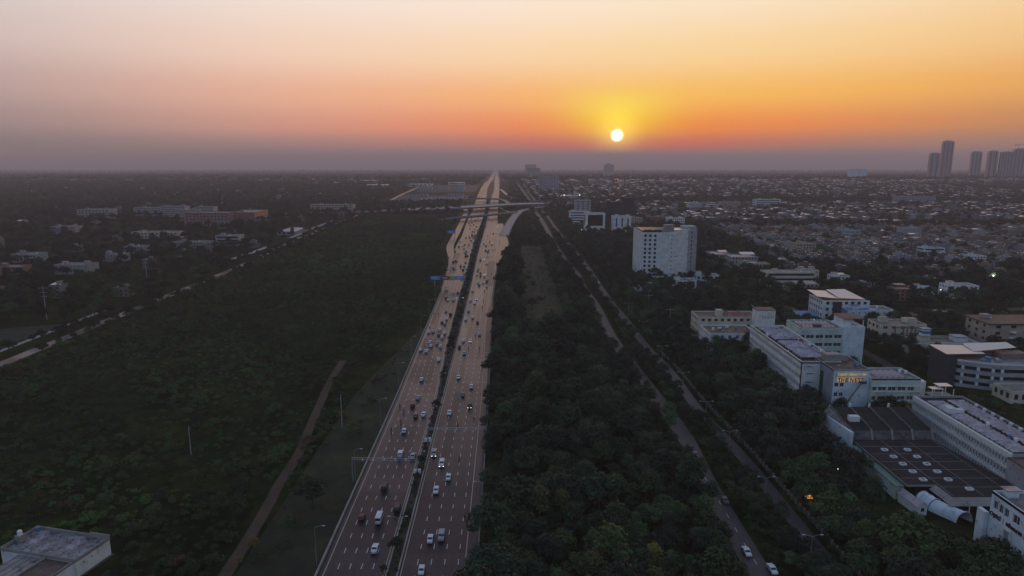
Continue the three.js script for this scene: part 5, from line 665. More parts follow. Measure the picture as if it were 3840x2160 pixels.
{ // house at the bottom left
  const g = thing('house', 'single-storey flat-roofed house with stained roof at the lower left corner', 'house', -122.5, -167, 0, -0.235), wall = new MB(), D = 11, W = 24, h = 4.8;
  wall.box(-W / 2, 0, -D / 2, W / 2, h - 0.4, D / 2).box(-6, 0, D / 2, W / 2 - 0.6, 4.1, D / 2 + 13); wall.mesh('wall', M.white, g);
  new MB().box(-W / 2 + 0.2, h - 0.4, -D / 2 + 0.2, W / 2 - 0.2, h - 0.3, D / 2 - 0.2).mesh('flat_roof', std(C(0.42, 0.42, 0.45), { map: T.stain, roughness: 0.6 }), g); parapet(new MB(), -W / 2 - 0.1, -D / 2 - 0.1, W / 2 + 0.1, D / 2 + 0.1, h - 0.4, h + 0.55, 0.24).mesh('parapet', M.concrete, g); new MB().box(W / 2 - 6.2, h + 0.55, -D / 2 - 0.1, W / 2 + 0.1, h + 1.1, -D / 2 + 0.14).mesh('parapet_step', M.concrete, g);
  new MB().box(-6, 4.1, D / 2 + 0.12, 2.6, 4.2, D / 2 + 13).mesh('annex_roof', M.roofLight, g); new MB().box(2.6, 4.1, D / 2 + 0.12, W / 2 - 0.6, 4.25, D / 2 + 13).mesh('annex_roof', M.roofBrown, g); new MB().box(2.5, 4.25, D / 2 + 0.12, 2.75, 4.6, D / 2 + 13).box(W / 2 - 0.9, 4.25, D / 2 + 0.12, W / 2 - 0.6, 4.7, D / 2 + 13).mesh('annex_kerb', M.concrete, g);
  for (let k = 0; k < 4; k++) new MB().box(-5.4 + k * 2, 4.2, D / 2 + 0.6, -5.3 + k * 2, 4.26, D / 2 + 12).mesh('roof_joint', M.concreteDark, g); for (const x of [-4, 2]) new MB().box(x, h - 0.3, -D / 2 + 0.4, x + 0.14, h - 0.24, D / 2 - 0.3).mesh('roof_joint', M.roofLight, g);
  new MB().box(-W / 2 + 0.3, h - 0.3, -0.2, -W / 2 + 2, h + 1.5, 1.6).mesh('tank_stand', M.concrete, g); new MB().tube([-W / 2 + 1.15, h + 1.5, 0.7], [-W / 2 + 1.15, h + 2.6, 0.7], 0.62, 0.62, 14).tube([-W / 2 + 1.15, h + 2.6, 0.7], [-W / 2 + 1.15, h + 2.95, 0.7], 0.62, 0.22, 14).mesh('water_tank', M.tankWhite, g); new MB().tube([-W / 2 + 1.4, h - 0.3, -D / 2 + 1.2], [-W / 2 + 1.4, h + 0.9, -D / 2 + 1.2], 0.5, 0.5, 12).mesh('water_drum', M.tankBlue, g);
  for (const z of [0.6, 3.2]) block('drain_hole', M.tyre, g, W / 2 + 0.02, 3.3, z, 0.08, 0.3, 0.3); new MB().box(W / 2 + 0.05, 0, -D / 2 - 0.4, W / 2 + 0.7, 0.16, D / 2 + 11).mesh('plinth', M.concreteDark, g); block('door', M.steelDark, g, 4.6, 1.2, D / 2 + 13.04, 1.2, 2.3, 0.08); block('window', M.glass, g, 8, 2, D / 2 + 13.04, 1.6, 1.3, 0.08); claim(-137, -177, -108, -143, 1);
}
// ---------------------------------------------------------------- vegetation
function crown(o) {                                         // leaf sprays scattered through lobes
  const { n, size, lobes, seed: sd } = o; let s = sd; const R = () => { s = (Math.imul(s, 1664525) + 1013904223) >>> 0; return s / 4294967296; };
  const pos = [], nor = [], col = [], idx = [], v = new THREE.Vector3(), a = new THREE.Vector3(), b = new THREE.Vector3(), nn = new THREE.Vector3();
  const vol = lobes.map((l) => Math.pow(l.r, 2)), tot = vol.reduce((p, q) => p + q, 0);
  for (let k = 0; k < n; k++) {
    let q = R() * tot, li = 0; while (q > vol[li] && li < lobes.length - 1) q -= vol[li++];
    const L = lobes[li], th = R() * 6.2832, ph = Math.acos(2 * R() - 1), rad = Math.pow(0.3 + 0.7 * R(), 0.45) * (0.86 + 0.28 * R());
    v.set(Math.sin(ph) * Math.cos(th), Math.cos(ph), Math.sin(ph) * Math.sin(th)); if (v.y < -0.55) v.y *= 0.4;
    nn.copy(v).add(new THREE.Vector3(R() - 0.5, R() - 0.2, R() - 0.5).multiplyScalar(1.5)).normalize();
    const c = [L.x + v.x * L.r * rad, L.y + v.y * L.r * (L.f ?? 0.8) * rad, L.z + v.z * L.r * rad];
    a.set(R() - 0.5, R() - 0.5, R() - 0.5).cross(nn).normalize(); b.crossVectors(nn, a);
    const w = size * (0.55 + 0.9 * R()), h = w * (0.55 + 0.5 * R()), i0 = pos.length / 3, tone = (L.t ?? 1) * (0.72 + 0.56 * R()), yel = R();
    for (const [x, y] of [[-w, 0], [0, -h], [w, 0], [0, h]]) { pos.push(c[0] + a.x * x * 0.5 + b.x * y * 0.5, c[1] + a.y * x * 0.5 + b.y * y * 0.5, c[2] + a.z * x * 0.5 + b.z * y * 0.5); nor.push(nn.x, nn.y, nn.z); col.push(tone * (0.85 + 0.4 * yel), tone, tone * (0.75 + 0.3 * (1 - yel))); }
    idx.push(i0, i0 + 1, i0 + 2, i0, i0 + 2, i0 + 3);
  }
  const g = new THREE.BufferGeometry(); g.setAttribute('position', new THREE.Float32BufferAttribute(pos, 3)); g.setAttribute('normal', new THREE.Float32BufferAttribute(nor, 3)); g.setAttribute('color', new THREE.Float32BufferAttribute(col, 3)); g.setIndex(idx); return g;
}
function trunk(h, r, lobes) { const t = new MB(); t.tube([0, -0.3, 0], [0.1, h * 0.45, 0.05], r, r * 0.75, 7); for (const l of lobes) t.tube([0.1, h * 0.4, 0.05], [l.x * 0.8, l.y, l.z * 0.8], r * 0.5, r * 0.15, 5); return t.geo(); }
const lobeSet = (n, spread, y0, y1, r0, r1, sd, f) => { let s = sd; const R = () => { s = (Math.imul(s, 1664525) + 1013904223) >>> 0; return s / 4294967296; }; return Array.from({ length: n }, (_, k) => { const a = k * 2.4 + R(), d = spread * Math.sqrt((k + 0.3) / n) * (0.75 + 0.5 * R()); return { x: Math.cos(a) * d, z: Math.sin(a) * d, y: y0 + (y1 - y0) * (1 - (k / n) * 0.8) * (0.8 + 0.35 * R()), r: r0 + (r1 - r0) * R(), f, t: 0.8 + 0.4 * R() }; }); };
const TREES = [];                                          // near kinds: broad, round, tall, airy
for (const [sd, nl, sp, y0, y1, r0, r1, n, size, h, f] of [[11, 10, 3.2, 4.4, 8.6, 1.5, 2.3, 1300, 0.62, 9, 0.75], [23, 12, 3.8, 4.2, 8, 1.5, 2.4, 1500, 0.62, 8.6, 0.7], [37, 9, 2.3, 4.6, 11, 1.4, 2.0, 1200, 0.58, 11.5, 0.95], [51, 11, 3.0, 3.6, 7.2, 1.2, 2.0, 1100, 0.56, 7.8, 0.72], [67, 13, 4.6, 5, 9.4, 1.6, 2.6, 1800, 0.66, 10, 0.68], [83, 7, 2.0, 3.2, 6.4, 1.1, 1.7, 800, 0.52, 6.6, 0.8]]) { const L = lobeSet(nl, sp, y0, y1, r0, r1, sd, f); TREES.push({ crown: crown({ n, size, lobes: L, seed: sd * 7 }), trunk: trunk(h, 0.26, L) }); }
const leafMat = (r, g, b) => std(C(r, g, b), { vertexColors: true, roughness: 0.85, side: THREE.DoubleSide });
const LEAF = [leafMat(0.017, 0.040, 0.012), leafMat(0.024, 0.054, 0.013), leafMat(0.010, 0.026, 0.010), leafMat(0.040, 0.056, 0.012), leafMat(0.014, 0.046, 0.018), leafMat(0.042, 0.078, 0.015)];
const leafYellow = leafMat(0.14, 0.14, 0.03), leafBright = leafMat(0.075, 0.11, 0.03), leafOchre = leafMat(0.12, 0.085, 0.02);
// one-piece versions for the masses (trunk and leaves in one geometry)
const bare = (g, c = [1, 1, 1]) => { const q = new THREE.BufferGeometry(); q.setAttribute('position', g.attributes.position); q.setAttribute('normal', g.attributes.normal); q.setIndex(g.index); const n = g.attributes.position.count, a = new Float32Array(n * 3); for (let i = 0; i < n; i++) a.set(c, i * 3); q.setAttribute('color', g.attributes.color ?? new THREE.BufferAttribute(a, 3)); return q; };
const massOf = (t) => mergeGeometries([bare(t.crown), bare(t.trunk, [1.3, 0.9, 0.9])]);
const lowTree = (sd, n, size) => { const L = lobeSet(6, 2.6, 3.2, 6.4, 1.5, 2.3, sd, 0.8); return mergeGeometries([bare(crown({ n, size, lobes: L, seed: sd * 5 })), bare(trunk(7, 0.25, L.slice(0, 2)), [1.3, 0.9, 0.9])]); };
const SHRUBS = [101, 113, 127, 139].map((sd, k) => crown({ n: 300, size: 0.30, seed: sd, lobes: lobeSet(5, 1.15, 0.5, 1.35, 0.6, 1.0, sd, 0.7) }));
function blockedAt(x, z, pad = 0) {
  if (z > -740 ? (x > edge('L0', z) - 1.5 - pad && x < edge('R0', z) + 1.6 + pad) : z > -1500 ? (x > lerpList([-740, -800, -900, -1204, -1372, -1500], [-76, -86, -89, -97, -104, -113], z) && x < lerpList([-740, -800, -1000, -1200, -1320, -1500], [-5, 3, 4, 18, 34, 46], z)) : (x > edge('L0', z) - 12 && x < edge('R0', z) + 14)) return true;
  for (const [x0, z0, x1, z1] of footprints) if (x > x0 - pad && x < x1 + pad && z > z0 - pad && z < z1 + pad) return true;
  for (const [pts, w] of roadClear) for (let i = 0; i + 1 < pts.length; i++) { const a = pts[i], b = pts[i + 1]; if (z > Math.max(a[1], b[1]) + 12 || z < Math.min(a[1], b[1]) - 12) continue; const dx = b[0] - a[0], dz = b[1] - a[1], t = Math.max(0, Math.min(1, ((x - a[0]) * dx + (z - a[1]) * dz) / (dx * dx + dz * dz))); if (Math.hypot(x - a[0] - dx * t, z - a[1] - dz * t) < w + pad) return true; }
  if (x > -312 && x < -104 && z < -1590 && z > -2570) return true;
  if (x > 600 && x < 795 && z < -1075 && z > -1178) return true;
  if (x > -340 && x < -288 && z < -375 && z > -436) return true;
  return false;
}
const inView = (x, z, m = 40) => Math.abs(x) < -z * 0.79 + m;
const nz = (x, z, f, s) => fbm(((x * f) % 64 + 64) / 64, ((z * f) % 64 + 64) / 64, 64, 3, s);
// dirt track and verge corridors
const onTrack = (x, z) => z > -360 && Math.abs(x - (z > -212 ? -76 + (z + 160) * 0.03 : -77.4 + (z + 212) * 0.095)) < 2.6 + (z > -250 ? 0.4 : 0);
const trees = [];                                          // [x, z, scale, kind]
const plant = (x0, x1, z0, z1, step, fn) => { for (let z = z0; z > z1; z -= step) for (let x = x0; x < x1; x += step) { const px = x + rr(-0.48, 0.48) * step, pz = z + rr(-0.48, 0.48) * step; if (inView(px, pz)) fn(px, pz); } };
// belt right of the motorway
plant(-7, 62, -96, -900, 5.6, (x, z) => { if (blockedAt(x, z, 0.2) || (x > 8 && x < 36 && z < -425 && z > -830 && rnd() < 0.975)) return; trees.push([x, z, rr(0.5, 1.0) * (rnd() < 0.22 ? 1.5 : 1), pick([0, 1, 2, 2, 3, 4])]); });
// between the two service roads, and the office grounds
plant(69, 84, -96, -1000, 5.6, (x, z) => { if (!blockedAt(x, z, -0.2) && rnd() < 0.95) trees.push([x, z, rr(0.5, 0.85), pick([0, 3, 5])]); });
plant(91, 128, -96, -350, 6.0, (x, z) => { if (!blockedAt(x, z, 1)) trees.push([x, z, rr(0.65, 1.25), pick([0, 1, 2, 4])]); });
plant(88, 116, -350, -900, 7.5, (x, z) => { if (!blockedAt(x, z, 2) && rnd() < 0.85) trees.push([x, z, rr(0.7, 1.1), pick([0, 1, 2, 3, 4])]); });
plant(116, 620, -330, -900, 8.2, (x, z) => { if (blockedAt(x, z, 2.2)) return; const dense = x > 285 && z < -655, k = nz(x, z, 0.022, 7); if (rnd() < (dense ? 0.12 : k > 0.5 ? 0.95 : 0.66)) trees.push([x, z, rr(0.6, 1.2), pick([0, 1, 2, 3, 4])]); });
plant(150, 158, -258, -330, 6, (x, z) => { if (!blockedAt(x, z, 1)) trees.push([x, z, rr(0.8, 1.1), 1]); });
// scrubland: scattered small trees among the bushes
plant(-262, -58, -100, -1250, 11, (x, z) => { if (blockedAt(x, z, 1) || onTrack(x, z)) return; const verge = x > -73 && z > -420; const k = nz(x, z, 0.03, 13); if (rnd() < (verge ? 0.06 : k > 0.52 ? 0.42 : 0.1)) trees.push([x, z, rr(0.34, 0.7), pick([0, 1, 3, 5])]); });
// left of the left road
plant(-900, -274, -300, -1500, 12, (x, z) => { if (blockedAt(x, z, 2.5)) return; const k = nz(x, z, 0.018, 19); if (rnd() < (k > 0.47 ? 0.8 : 0.42)) trees.push([x, z, rr(0.6, 1.25), pick([0, 1, 2, 3, 4])]); });
plant(-277, -257, -330, -1250, 9, (x, z) => { if (!blockedAt(x, z, 0.6) && rnd() < 0.75) trees.push([x, z, rr(0.5, 1.0), pick([0, 1, 3])]); });
// median trees as photographed, then a continuous hedge of small trees further on
const medianSpots = [[-33.4, -160.2, 0.34], [-31.6, -170.4, 0.5], [-31.4, -173, 0.36], [-31.4, -182, 0.3], [-31.2, -187, 0.34], [-31.5, -206, 0.5], [-31.6, -210.6, 0.46], [-31.8, -224, 0.42], [-32, -239, 0.4], [-32.3, -262, 0.42], [-32.6, -277, 0.5], [-32.8, -281, 0.42], [-33.2, -315, 0.52], [-33.6, -321, 0.42], [-34, -332, 0.36]];
for (let z = -356; z > -1700; z -= rr(4, 9)) medianSpots.push([(edge('ML', z) + edge('MR', z)) / 2 + rr(-1, 1), z, rr(0.32, 0.58)]);
// singled-out trees
const feature = [];
const one = (x, z, s, k, mat, label, turn = 0) => { const t = thing('tree', label, 'tree', x, z, 0, turn); const a = put('trunk', TREES[k].trunk, M.bark, t), b = put('crown', TREES[k].crown, mat, t); a.scale.setScalar(s); b.scale.setScalar(s); feature.push([x, z, 3.4 * s]); return t; };
one(-61.4, -194, 0.95, 4, LEAF[2], 'large dark spreading tree standing alone beside the near motorway edge'); one(-76.8, -267, 0.62, 5, LEAF[0], 'small slim tree beside the dirt track below the tall pole'); one(-71, -171, 0.5, 3, leafOchre, 'yellow-brown bushy tree beside the near dirt track'); one(-70, -265, 0.55, 3, leafOchre, 'yellowish bush right of the slim tree'); one(-72.5, -164, 0.36, 5, leafOchre, 'small ochre bush at the bottom beside the track');
one(36.5, -160, 0.8, 2, leafYellow, 'bright yellow-green tree at the bottom of the belt'); one(106, -177, 0.4, 5, leafYellow, 'small bright yellow shrub in the office grounds'); one(98, -240, 0.72, 1, leafBright, 'fresh green round tree in the office grounds'); one(104, -163, 1.5, 4, LEAF[5], 'very large round pale green tree at the bottom of the office grounds'); one(-3, -176, 1.0, 2, LEAF[5], 'bright green tall tree crowding the near right road edge');
one(150.5, -259, 1.25, 4, LEAF[2], 'dense dark tree standing before the pale green wing'); one(200, -366, 1.15, 4, LEAF[2], 'dark round tree in the yard of the cream office'); one(-290, -440, 1.35, 4, LEAF[2], 'big dark tree beside the small lawn'); one(-277, -452, 1.1, 1, LEAF[2], 'dark tree at the left road bend'); one(-62, -340, 0.5, 3, leafMat(0.10, 0.09, 0.03), 'dull yellow bush at the edge of the outbound carriageway');
// palms beside the long slab
{ const palm = (x, z, h, label) => { const t = thing('palm_tree', label, 'tree', x, z); new MB().tube([0, -0.3, 0], [0.3, h, 0.2], 0.24, 0.18, 7).mesh('trunk', M.bark, t); for (let k = 0; k < 16; k++) { const a = k * 2.4, m = new MB(), r = 3.2, e = 0.35 + (k % 4) * 0.22; let p = [0.3, h, 0.2]; for (let j = 1; j <= 5; j++) { const d = r * j / 5, q = [0.3 + Math.cos(a) * d, h + Math.sin(Math.min(1.6, j / 5 * 2.2)) * 1.3 * e * 2 - Math.pow(j / 5, 2) * 2.2, 0.2 + Math.sin(a) * d], w = 0.42 * (1 - j / 7), sx = -Math.sin(a) * w, sz = Math.cos(a) * w; m.quad([p[0] - sx, p[1] - 0.12, p[2] - sz], [q[0] - sx, q[1] - 0.12, q[2] - sz], q, p).quad(p, q, [q[0] + sx, q[1] - 0.12, q[2] + sz], [p[0] + sx, p[1] - 0.12, p[2] + sz]); p = q; } m.mesh('frond', palmMat, t); } feature.push([x, z, 3]); };
  var palmMat = std(C(0.035, 0.05, 0.024), { side: THREE.DoubleSide, roughness: 0.8 }); palm(119.5, -336, 13, 'palm tree against the far end of the long slab'); palm(119, -318, 12, 'palm tree against the middle of the long slab'); palm(-8.4, -318, 5.5, 'short palm leaning over the right motorway edge'); }
{
  const clash = (x, z) => feature.some(([a, b, r]) => Math.hypot(a - x, b - z) < r);
  const list = trees.filter(([x, z]) => !clash(x, z)).map((t) => [...t, Math.hypot(t[0], t[1]) / Math.pow(t[2], 0.8)]).sort((a, b) => a[4] - b[4]), singles = list.slice(0, 300 - medianSpots.slice(0, 30).length), rest = list.slice(singles.length);
  const SIZE = (s) => s < 0.6 ? 'small' : s < 0.95 ? 'medium-sized' : 'large', FORM = ['spreading', 'rounded', 'tall', 'airy', 'broad', 'slim'], TONE = ['dark green', 'mid green', 'blackish green', 'olive', 'deep green', 'fresh green'], SPOT = (x, z) => x < -56 ? 'in the left scrub' : x < 4 ? 'by the motorway edge' : x < 28 ? 'inside the roadside belt' : x < 61 ? 'beside the service road' : x < 88 ? 'between the service roads' : 'in the office grounds', DEPTH = (z) => z > -185 ? 'near the bottom' : z > -240 ? 'level with the hall' : z > -300 ? 'level with the sign' : 'beyond the sign';
  const where = (x, z) => x < -56 ? ['small dark tree rising from the scrub left of the motorway', 'trees in the scrubland'] : x < 61 ? ['dark green tree in the dense belt right of the motorway', 'trees of the roadside belt'] : x < 88 ? ['small tree in the strip between the service road and the lane', 'trees between the service roads'] : ['dark green tree in the grounds of the white offices', 'trees in the office grounds'];
  for (const [x, z, s, k] of singles) { const mi = Math.floor(hash(Math.round(x * 7), Math.round(z * 7), 9) * 6), m = LEAF[mi], [, gr] = where(x, z), t = thing('tree', `${SIZE(s)} ${FORM[k]} ${TONE[mi]} tree ${SPOT(x, z)}, ${DEPTH(z)}`.replace('medium-sized ', ''), 'tree', x, z, 0, rnd() * 6.28, gr); const a = put('trunk', TREES[k].trunk, M.bark, t), b = put('crown', TREES[k].crown, m, t); a.scale.setScalar(s); b.scale.set(s, s * rr(0.85, 1.15), s); }
  medianSpots.slice(0, 30).forEach(([x, z, s], i) => { const t = thing('median_tree', `small tree in the median strip, ${ordinal(i + 1)} from the camera`, 'tree', x, z, 0.14, rnd() * 6.28, 'trees in the median'), k = [3, 1, 5][i % 3]; put('trunk', TREES[k].trunk, M.bark, t).scale.setScalar(s); put('crown', TREES[k].crown, LEAF[[0, 2, 4][i % 3]], t).scale.set(s * 0.85, s, s); });
  const mass = (name, label, cat, geos, items, mat, tint) => { const g = new THREE.Group(); g.name = name; tag(g, label, cat, null, 'stuff'); scene.add(g); const dm = new THREE.Object3D(), c = new THREE.Color(); geos.forEach((geo, gi) => { const mine = items.filter((t) => t[3] % geos.length === gi); if (!mine.length) return; const im = new THREE.InstancedMesh(geo, mat, mine.length); im.name = name + '_part'; im.castShadow = im.receiveShadow = true; mine.forEach(([x, z, s, , y], i) => { dm.position.set(x, (y ?? 0) + LAND(z), z); dm.rotation.set(0, hash(Math.round(x * 9), Math.round(z * 9), 4) * 6.28, 0); dm.scale.set(s, s * (0.85 + 0.3 * hash(Math.round(x * 5), Math.round(z * 5), 6)), s); dm.updateMatrix(); im.setMatrixAt(i, dm.matrix); tint(c, x, z); im.setColorAt(i, c); }); g.add(im); }); return g; };
  const greens = (c, x, z) => { const a = hash(Math.round(x * 3), Math.round(z * 3), 21), b = hash(Math.round(x * 3), Math.round(z * 3), 22), k = nz(x, z, 0.05, 31); const q = 0.45 + 1.9 * a * a * a; c.setRGB((0.015 + 0.014 * k * b) * q, (0.036 + 0.008 * b) * q, (0.010 + 0.006 * b) * q); };
  const white = std(0xffffff, { vertexColors: true, roughness: 0.85, side: THREE.DoubleSide });
  mass('woodland', 'mass of dark roadside and garden trees behind the nearest ones', 'woodland', TREES.map(massOf), rest.map(([x, z, s, k]) => [x, z, s, k]).concat(medianSpots.slice(30).map(([x, z, s], i) => [x, z, s, [3, 5, 1][i % 3]])), white, greens);
  // scrub: bushes by the thousand
  const bushes = []; plant(-262, -56, -100, -1250, 3.1, (x, z) => { if (blockedAt(x, z, 0.3) || onTrack(x, z)) return; const verge = x > -73 && z > -430; const open = nz(x, z, 0.028, 71); if (rnd() < (verge ? 0.10 : open > 0.55 ? 0.4 : 0.82)) bushes.push([x, z, (rnd() < 0.08 ? rr(1.4, 2.2) : rr(0.4, 1.15)) * (z < -500 ? 1.2 : 1), Math.floor(rnd() * 4)]); });
  plant(9, 35, -410, -840, 4, (x, z) => { if (rnd() < 0.22) bushes.push([x, z, rr(0.4, 1), Math.floor(rnd() * 4)]); }); plant(-10, 128, -96, -420, 4, (x, z) => { if (!blockedAt(x, z, 0.2)) bushes.push([x, z, rr(0.6, 1.3), Math.floor(rnd() * 4)]); });
  plant(140, 430, -215, -640, 5, (x, z) => { if (!blockedAt(x, z, 0.4) && rnd() < 0.7) bushes.push([x, z, rr(0.7, 1.5), Math.floor(rnd() * 4)]); });
  for (let z = -150; z > -1200; z -= 1.7) { const t = rr(0.18, 0.82), a = edge('ML', z), b = edge('MR', z); if (rnd() < 0.8) bushes.push([a + (b - a) * t, z, rr(0.28, 0.62) * (b - a > 5 ? 1.5 : 1), Math.floor(rnd() * 4), 0.14]); }
  const scrub = (c, x, z) => { const a = hash(Math.round(x * 3), Math.round(z * 3), 41), k = nz(x, z, 0.035, 43), q = nz(x, z, 0.012, 47), brown = a > 0.93 || q > 0.60 && a > 0.6; const w = (0.45 + 1.1 * a * k) * (0.6 + 3.2 * Math.max(0, q - 0.42) + 1.6 * Math.max(0, k - 0.5)); c.setRGB(brown ? 0.056 : 0.034 * w + 0.004, brown ? 0.044 : 0.084 * w + 0.010, brown ? 0.018 : 0.015 * w + 0.003); };
  mass('scrubland', 'dense green and brownish scrub covering the land left of the motorway', 'scrub', SHRUBS, bushes, white, scrub);
  // distant tree cover
  const far = []; const farP = (x0, x1, z0, z1, step, p) => plant(x0, x1, z0, z1, step, (x, z) => { if (blockedAt(x, z, 3)) return; const k = nz(x, z, 0.008, 53); if (rnd() < p * (k > 0.46 ? 1.2 : 0.7)) far.push([x, z, rr(0.8, 1.5), Math.floor(rnd() * 3)]); });
  farP(-1300, -90, -1250, -1560, 13, 0.6); farP(-2200, -90, -1500, -3000, 17, 0.78); farP(2, 290, -900, -1700, 12, 0.7); farP(280, 1500, -900, -1700, 14, 0.6); farP(200, 1100, -984, -1082, 11, 0.8); farP(200, 1300, -1520, -1720, 12, 0.9); farP(560, 1000, -560, -660, 10, 0.8); farP(0, 2500, -1700, -3200, 19, 0.72); farP(-7000, 7000, -3000, -8500, 50, 0.9); farP(600, 1000, -330, -900, 12, 0.55); farP(-1300, -860, -900, -1500, 14, 0.7);
  farP(-13000, 13000, -8500, -17000, 120, 0.95);
  for (const t of far) if (t[1] < -3000) t[2] *= t[1] < -8500 ? 3.6 : 2.1;
  mass('distant_woods', 'far hazy tree cover stretching to the horizon', 'woods', [lowTree(211, 260, 1.3), lowTree(223, 240, 1.35), lowTree(239, 220, 1.4)], far, white, greens);
  console.log('trees', list.length, 'bushes', bushes.length, 'far', far.length);
}
// ---------------------------------------------------------------- houses of the town
{
  const WALLS = [[plasterOf(0.20, 0.21, 0.21), 'grey'], [plasterOf(0.36, 0.38, 0.38), 'white'], [plasterOf(0.22, 0.19, 0.15), 'tan'], [plasterOf(0.12, 0.12, 0.125), 'dark grey'], [plasterOf(0.18, 0.25, 0.24), 'pale green'], [plasterOf(0.15, 0.10, 0.08), 'brown'], [plasterOf(0.18, 0.23, 0.28), 'pale blue']];
  const shapes = [], houseRoof = std(C(0.13, 0.12, 0.12), { map: T.roof, roughness: 0.45 });
  for (let v = 0; v < 5; v++) {
    const w = [9, 11, 8, 12, 10][v], d = [10, 9, 12, 11, 8][v], h = [6.8, 7.4, 9.6, 6.6, 10][v], n = h > 9 ? 3 : 2, wall = new MB(), t = 0.25, panes = [];
    wall.box(-w / 2 + t, 0, -d / 2, w / 2, h - 0.4, d / 2 - t); const fh = h / n, rows = Array.from({ length: n }, (_, k) => [k * fh + 1, k * fh + 2.3]), cols = repeatCols(2 + (v % 2), w, 1.5);
    const fake = new THREE.Group(); facade(fake, wall, [-w / 2, d / 2 - t], [1, 0], w, 0, h, rows, cols, t, M.glass); facade(fake, wall, [-w / 2 + t, -d / 2], [0, 1], d - t, 0, h, rows, repeatCols(2, d, 1.3), t, M.glass);
    const par = parapet(new MB(), -w / 2 - 0.04, -d / 2 - 0.04, w / 2 + 0.04, d / 2 + 0.04, h - 0.3, h + 0.6, 0.22).geo(), roof = new MB().box(-w / 2 + t, h - 0.4, -d / 2, w / 2, h - 0.3, d / 2 - t).geo();
    const rx = (v - 2) * 0.9, room = new MB().box(rx - 1.7, h - 0.3, -2.6, rx + 1.7, h + 2.2, 0.8).geo(), cap = new MB().box(rx - 2, h + 2.2, -2.9, rx + 2, h + 2.34, 1.1).geo(), tx = w * 0.3 * (v % 2 ? -1 : 1), tank = new MB().tube([tx, h - 0.3, 2], [tx, h + 1, 2], 0.55, 0.55, 8).tube([tx, h + 1, 2], [tx, h + 1.2, 2], 0.55, 0.2, 8).geo();
    const sheet = new MB().quad([-w * 0.45, h + 0.9, d * 0.42], [w * 0.1, h + 0.9, d * 0.42], [w * 0.1, h + 1.5, -d * 0.3], [-w * 0.45, h + 1.5, -d * 0.3]).quad([-w * 0.45, h + 0.8, d * 0.42], [-w * 0.45, h + 1.4, -d * 0.3], [w * 0.1, h + 1.4, -d * 0.3], [w * 0.1, h + 0.8, d * 0.42]).geo();
    shapes.push({ wall: wall.geo(), par, roof, room, cap, tank, sheet, panes: fake.children, w, d, n: n > 2 ? 'three' : 'two' });
  }
  const lots = [];
  const rows = (x0, x1, z0, z1, sx, sz, p, sheetP) => { for (let z = z0; z > z1; z -= sz) for (let x = x0; x < x1; x += sx) { const px = x + rr(-0.2, 0.2) * sx, pz = z + rr(-0.18, 0.18) * sz; if (rnd() > p || !inView(px, pz, 30) || blockedAt(px, pz, 7)) continue; lots.push([px, pz, Math.floor(rnd() * 5), rnd() < 0.8 ? Math.floor(rnd() * 4) : Math.floor(rnd() * 7), rnd() < sheetP, rnd() < 0.5 ? 0 : Math.PI / 2 * Math.floor(rnd() * 4)]); } };
  rows(288, 760, -662, -985, 13, 14, 0.84, 0.06); rows(240, 330, -600, -670, 14, 15, 0.55, 0.3); rows(330, 560, -560, -655, 22, 20, 0.3, 0.2);
  rows(215, 1000, -1090, -1240, 15, 17, 0.62, 0.4); rows(200, 1100, -1260, -1520, 17, 19, 0.5, 0.3);
  rows(-900, -300, -480, -1500, 46, 42, 0.13, 0.1);
  lots.sort((a, b) => Math.hypot(a[0], a[1]) - Math.hypot(b[0], b[1]));
  const near = lots.slice(0, 300), rest = lots.slice(300);
  rest.push(...(() => { lots.length = 0; rows(70, 1500, -1700, -2600, 27, 29, 0.36, 0.6); rows(60, 2600, -2600, -4000, 40, 46, 0.4, 0.6); rows(-2400, -330, -1500, -3200, 70, 70, 0.09, 0.3); rows(900, 1400, -1100, -1700, 26, 28, 0.25, 0.4); return lots; })());
  for (const [x, z, v, c, sh, a] of near) {
    const s = shapes[v], left = x < 0, dense = x > 280 && z < -655 && z > -1000;
    const g = thing('house', left ? `${WALLS[c][1]} ${shapes[v].n}-storey house in the left trees, ${z > -750 ? 'near' : z > -1100 ? 'by the school' : 'far'}` : dense ? `${WALLS[c][1]} ${shapes[v].n}-storey house${sh ? ' with roof sheet' : ''}, ${z > -740 ? 'front' : z > -840 ? 'middle' : 'back'} ${x < 400 ? 'left' : x < 540 ? 'centre' : 'right'} of the crowded quarter` : `${WALLS[c][1]} ${shapes[v].n}-storey house ${sh ? 'with roof sheet ' : ''}${z > -700 ? 'right of' : 'far behind'} the tall slab`, 'house', x, z, 0, a, left ? 'houses in the trees' : dense ? 'houses of the crowded quarter' : 'houses of the far rows');
    put('wall', s.wall, WALLS[c][0], g); put('parapet', s.par, WALLS[c][0], g); put('flat_roof', s.roof, houseRoof, g); put('stair_room', s.room, WALLS[c][0], g); put('room_roof', s.cap, houseRoof, g); put('water_tank', s.tank, M.tankWhite, g); if (sh) put('sheet_roof', s.sheet, M.sheetBright, g);
    if (z > -720) for (const p of s.panes) g.add(p.clone());
  }
  const far = new THREE.Group(); far.name = 'far_houses'; tag(far, 'hazy spread of small flat-roofed houses reaching to the horizon', 'houses', null, 'stuff'); scene.add(far);
  const colourless = std(0xffffff, { vertexColors: false, roughness: 0.8 }), dm = new THREE.Object3D();
  const tone = new THREE.Color();
